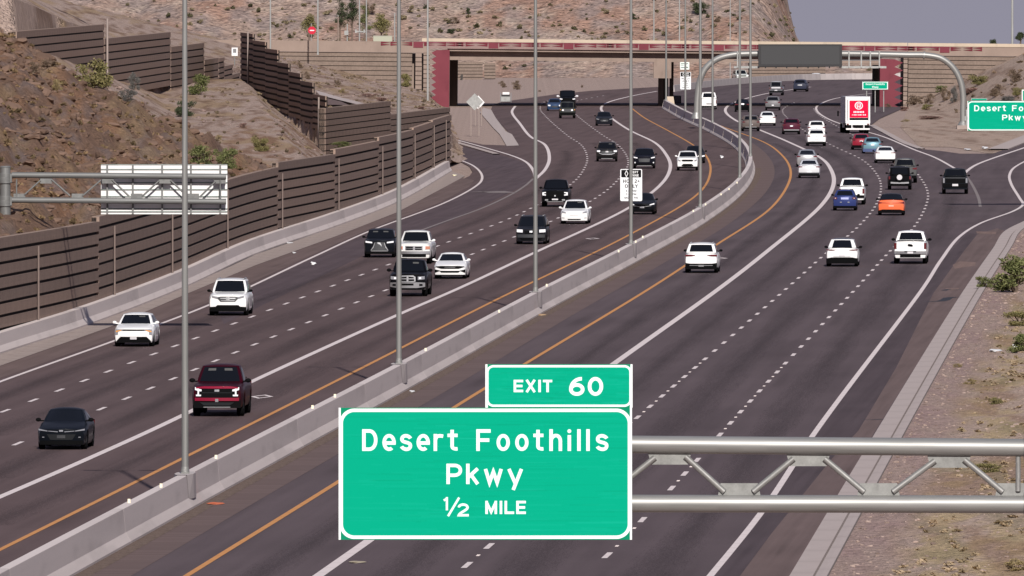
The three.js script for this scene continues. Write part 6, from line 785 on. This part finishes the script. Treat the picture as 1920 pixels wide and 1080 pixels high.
for (const a of [[1903, 548, 110, 84, 'green', 'large green desert shrub with bare twigs at the right edge'], [1850, 540, 46, 30, 'green', 'low left branch clump of the large desert shrub at the right edge'], [1912, 662, 62, 46, 'green', 'round green shrub at the right edge below the large one'], [1912, 612, 70, 40, 'olive', 'dry olive shrub between the two green shrubs at the right edge'], [1818, 722, 30, 15, 'straw', 'small dry tuft on the gravel verge'], [1868, 758, 34, 18, 'olive', 'small olive weed on the verge above the truss'], [1795, 690, 24, 10, 'straw', 'flat dry tuft nearer the kerb'], [1730, 962, 36, 20, 'olive', 'small weed on the verge just under the lower truss tube'], [1910, 1070, 60, 30, 'straw', 'dry clump at the bottom right corner'], [1850, 890, 60, 26, 'olive', 'olive weeds seen through the truss']]) bush(...a, hVerge, 335, 860);
for (const a of [[1188, 40, 18, 17, 'dark', 'dark shrub on the hill above the bridge left of the centre pole'], [1313, 32, 38, 34, 'dark', 'largest dark shrub on the hill above the bridge'], [1347, 42, 18, 13, 'brown', 'low brown shrub right of the largest hill shrub'], [845, 68, 20, 15, 'dark', 'dark shrub just above the left end of the bridge railing'], [852, 48, 22, 14, 'brown', 'brown shrub higher up the hill above the left end of the bridge'], [878, 28, 14, 16, 'dark', 'dark upright shrub on the hill above the bridge'], [798, 18, 12, 12, 'dark', 'small dark shrub by the pale pole on the hill'], [1040, 4, 14, 10, 'brown', 'small shrub at the top of the picture above the bridge'], [1465, 6, 16, 14, 'dark', 'dark shrub on the right skyline of the hill'], [690, 30, 30, 26, 'brown', 'brown shrub on the hill right of the trees']]) bush(...a, hHill, 1950, 2230);
function tree(px, py, D, wpx, hpx, kind, label) {
  const q = P(px, py, D), s = F / D, h = hpx / s, w = wpx / s, o = thing('tree', label, 'tree', [q.x, q.y - 0.2, q.z], rnd() * 6), tr = [plain(bar(V3(0, 0, 0), V3(0.1, h * 0.45, 0), 0.13, 0.08, 8))], bl = [];
  for (let i = 0; i < 14; i++) { const a = rnd() * 6.283, y = h * rr(0.38, 0.92), r = w * 0.36 * (1.15 - y / h) * rr(0.5, 1.3), p = V3(Math.cos(a) * r, y, Math.sin(a) * r); tr.push(plain(bar(V3(0.05, h * 0.3, 0), p, 0.05, 0.02, 5))); bl.push([p.x, p.y, p.z, w * rr(0.12, 0.2)]); }
  mesh('trunk', mergeGeometries(tr), twigM, o); mesh('crown', leaves(2200, bl, w * 0.05, ...KIND[kind], 0), leafM, o); return o;
}
tree(638, 80, 1650, 40, 92, 'dark', 'tall dark tree left of the cross-arm pole'); tree(660, 80, 1665, 46, 100, 'dark', 'dark tree right behind the pale box on the bridge approach'); tree(684, 80, 1672, 34, 78, 'green', 'dull green tree behind the two poles on the bridge approach'); tree(716, 80, 1660, 50, 62, 'olive', 'spreading olive tree above the low green utility box'); tree(580, 82, 1680, 44, 60, 'olive', 'olive tree behind the red sign');
tree(1913, 82, 1640, 30, 24, 'dark', 'dark round tree on the skyline at the right end of the bridge'); tree(1862, 84, 1650, 22, 12, 'dark', 'low dark treetop on the skyline left of the bright pole');
// loose stones, gravel and scrub that nobody could count
function scatter(name, geo, mat, n, at, size, flatY = 0.6, tint) {
  const m = new THREE.InstancedMesh(geo, mat, n), o = new THREE.Object3D(), c = new THREE.Color(); let k = 0;
  for (let i = 0; i < n; i++) { const q = at(); if (!q) continue; o.position.copy(q); o.rotation.set(rr(-0.4, 0.4), rnd() * 6.28, rr(-0.4, 0.4)); const s = size(); o.scale.set(s * rr(0.8, 1.5), s * flatY * rr(0.7, 1.3), s * rr(0.8, 1.5)); o.updateMatrix(); m.setMatrixAt(k, o.matrix); const t = tint(); m.setColorAt(k, c.setRGB(t[0], t[1], t[2])); k++; }
  m.count = k; m.name = numbered(name); m.userData = { kind: 'stuff' }; add(m);
}
const rock = new THREE.IcosahedronGeometry(0.5, 1); { const p = rock.attributes.position; for (let i = 0; i < p.count; i++) { const k = 0.75 + 0.5 * vn(p.getX(i) * 4 + 9, p.getY(i) * 4 + p.getZ(i) * 7, 5); p.setXYZ(i, p.getX(i) * k, p.getY(i) * k, p.getZ(i) * k); } rock.computeVertexNormals(); }
const rockM = std({ roughness: 0.95 }), tone = (a, b) => () => mixc(a, b, rnd());
scatter('loose_rocks', rock, rockM, 8000, () => { const D = rr(570, 850), x = Xw(D) - 0.4 - 24 * rnd(); return fbm(x * 0.5, D * 0.05, 4, 211) + 0.5 * (rnd() - 0.5) > 0.44 ? V3(x, hLeftR(x, D) - 0.05, -D) : null; }, () => 0.14 + 0.75 * Math.pow(rnd(), 3.5), 0.55, tone([0.105, 0.066, 0.048], [0.20, 0.13, 0.098]));
scatter('loose_rocks', rock, rockM, 900, () => { const D = rr(850, 1560), x = Xw(D) - 1 - 24 * rnd(); return V3(x, hLeftR(x, D), -D); }, () => 0.10 + 0.35 * Math.pow(rnd(), 4), 0.6, tone([0.14, 0.10, 0.09], [0.30, 0.22, 0.19]));
const tuftG = bushGeo('straw', 0)[0].clone(); tuftG.deleteAttribute('color'); const tuftM = std({ roughness: 0.95 });
const smallTuft = leaves(46, [[0, 0.25, 0, 0.34]], 0.34, [1, 1, 1], [1, 1, 1], 0.9); smallTuft.deleteAttribute('color');
scatter('dry_grass', smallTuft, tuftM, 1300, () => { const D = rr(570, 850), x = Xw(D) - 0.4 - 24 * rnd(); return V3(x, hLeftR(x, D), -D); }, () => rr(0.2, 0.55), 0.7, tone([0.11, 0.08, 0.045], [0.26, 0.175, 0.10]));
scatter('dry_grass', smallTuft, tuftM, 420, () => { const D = rr(880, 1560), x = Xw(D) - 1 - 24 * rnd(); return V3(x, hLeftR(x, D), -D); }, () => rr(0.15, 0.5), 0.7, tone([0.12, 0.09, 0.06], [0.28, 0.21, 0.14]));
scatter('verge_gravel', rock, rockM, 5200, () => { const D = rr(330, 860), x = vX(D) + 0.15 + 11 * Math.pow(rnd(), 1.6); return V3(x, hVerge(x, D), -D); }, () => 0.04 + 0.13 * Math.pow(rnd(), 3), 0.6, tone([0.16, 0.115, 0.095], [0.40, 0.30, 0.255]));
scatter('verge_grass', smallTuft, tuftM, 3200, () => { const D = rr(330, 860), x = vX(D) + 2.0 + 12 * rnd(); return fbm(x * 0.9 + 20, D * 0.09, 4, 431) + 0.2 * (rnd() - 0.5) > 0.5 ? V3(x, hVerge(x, D), -D) : null; }, () => rr(0.12, 0.4), 0.45, tone([0.24, 0.185, 0.11], [0.40, 0.30, 0.20]));
scatter('gore_scrub', smallTuft, tuftM, 500, () => { const D = rr(1200, 1555), x = 40 + 30 * rnd(), y = hRight(x, D); return y > 0.02 ? V3(x, y, -D) : null; }, () => rr(0.3, 0.9), 0.7, tone([0.10, 0.075, 0.05], [0.24, 0.17, 0.12]));
const hillAt = (p) => () => { const D = rr(1965, 2150), x = rr(-95, 60), y = hHill(x, D); return y > 0.4 && fbm(x * 0.2, D * 0.1, 3, 351) + p * (rnd() - 0.5) > 0.5 ? V3(x, y, -D) : null; };
scatter('hillside_rocks', rock, rockM, 5000, hillAt(0.5), () => 0.2 + 0.7 * Math.pow(rnd(), 5), 0.5, tone([0.17, 0.125, 0.11], [0.34, 0.255, 0.21]));
scatter('hillside_scrub', smallTuft, tuftM, 5000, hillAt(0.9), () => rr(0.4, 1.1), 0.8, tone([0.07, 0.065, 0.035], [0.24, 0.19, 0.12]));
// litter on the asphalt
const scrap = new THREE.IcosahedronGeometry(0.5, 1); { const p = scrap.attributes.position; for (let i = 0; i < p.count; i++) { const k = 0.6 + 0.8 * vn(p.getX(i) * 5 + 3, p.getY(i) * 5 + p.getZ(i) * 3, 15); p.setXYZ(i, p.getX(i) * k, p.getY(i) * k, p.getZ(i) * k); } scrap.computeVertexNormals(); }
for (const [x, y, w, h, l, c, label] of [[587, 497, 0.28, 0.22, 0.4, M.white, 'white scrap lying on the left lanes in front of the black hourglass-grille SUV'], [541, 456, 0.45, 0.08, 2.0, M.white, 'flat white scrap on the left gutter'], [551, 475, 0.2, 0.1, 0.8, M.white, 'small pale scrap on the left shoulder below the flat white one'], [772, 735, 0.2, 0.08, 0.8, M.white, 'small white scrap beside the median barrier left of the exit tab'], [852, 330, 0.34, 0.16, 0.8, M.reflector, 'pale round object on the gutter at the curved end of the noise wall'], [1012, 591, 0.5, 0.06, 2.2, std({ color: lin(0.5, 0.34, 0.2) }), 'tan strip of litter beside the median barrier by the third pole'], [402, 945, 0.5, 0.05, 1.4, std({ color: lin(0.6, 0.16, 0.08) }), 'orange strip of litter beside the median barrier near the bottom'], [668, 1055, 0.45, 0.05, 0.8, std({ color: lin(0.4, 0.34, 0.25) }), 'pale torn strip lying on the carpool line'], [1353, 297, 0.3, 0.3, 0.8, M.white, 'small white object on the left shoulder inside the bend'], [1813, 281, 0.6, 0.15, 2.5, M.white, 'white scrap on the dark gore asphalt'], [1846, 279, 0.55, 0.25, 2.2, M.white, 'pale stone at the tip of the gravel gore'], [1865, 660, 0.5, 0.12, 1.2, M.white, 'flat white scrap on the gravel verge'], [1902, 656, 0.2, 0.25, 0.3, M.white, 'white plastic cup under the round green shrub']]) {
  const q = x > 1850 && y > 600 ? hit(x, y, hVerge, 335, 860) : G(x, y), m = mesh('litter', scrap, c); tag(m, label, 'litter'); m.position.set(q.x, q.y + h * 0.4, q.z); m.scale.set(w, h, l);
}
scene.environmentIntensity = 1;
renderer.render(scene, camera);
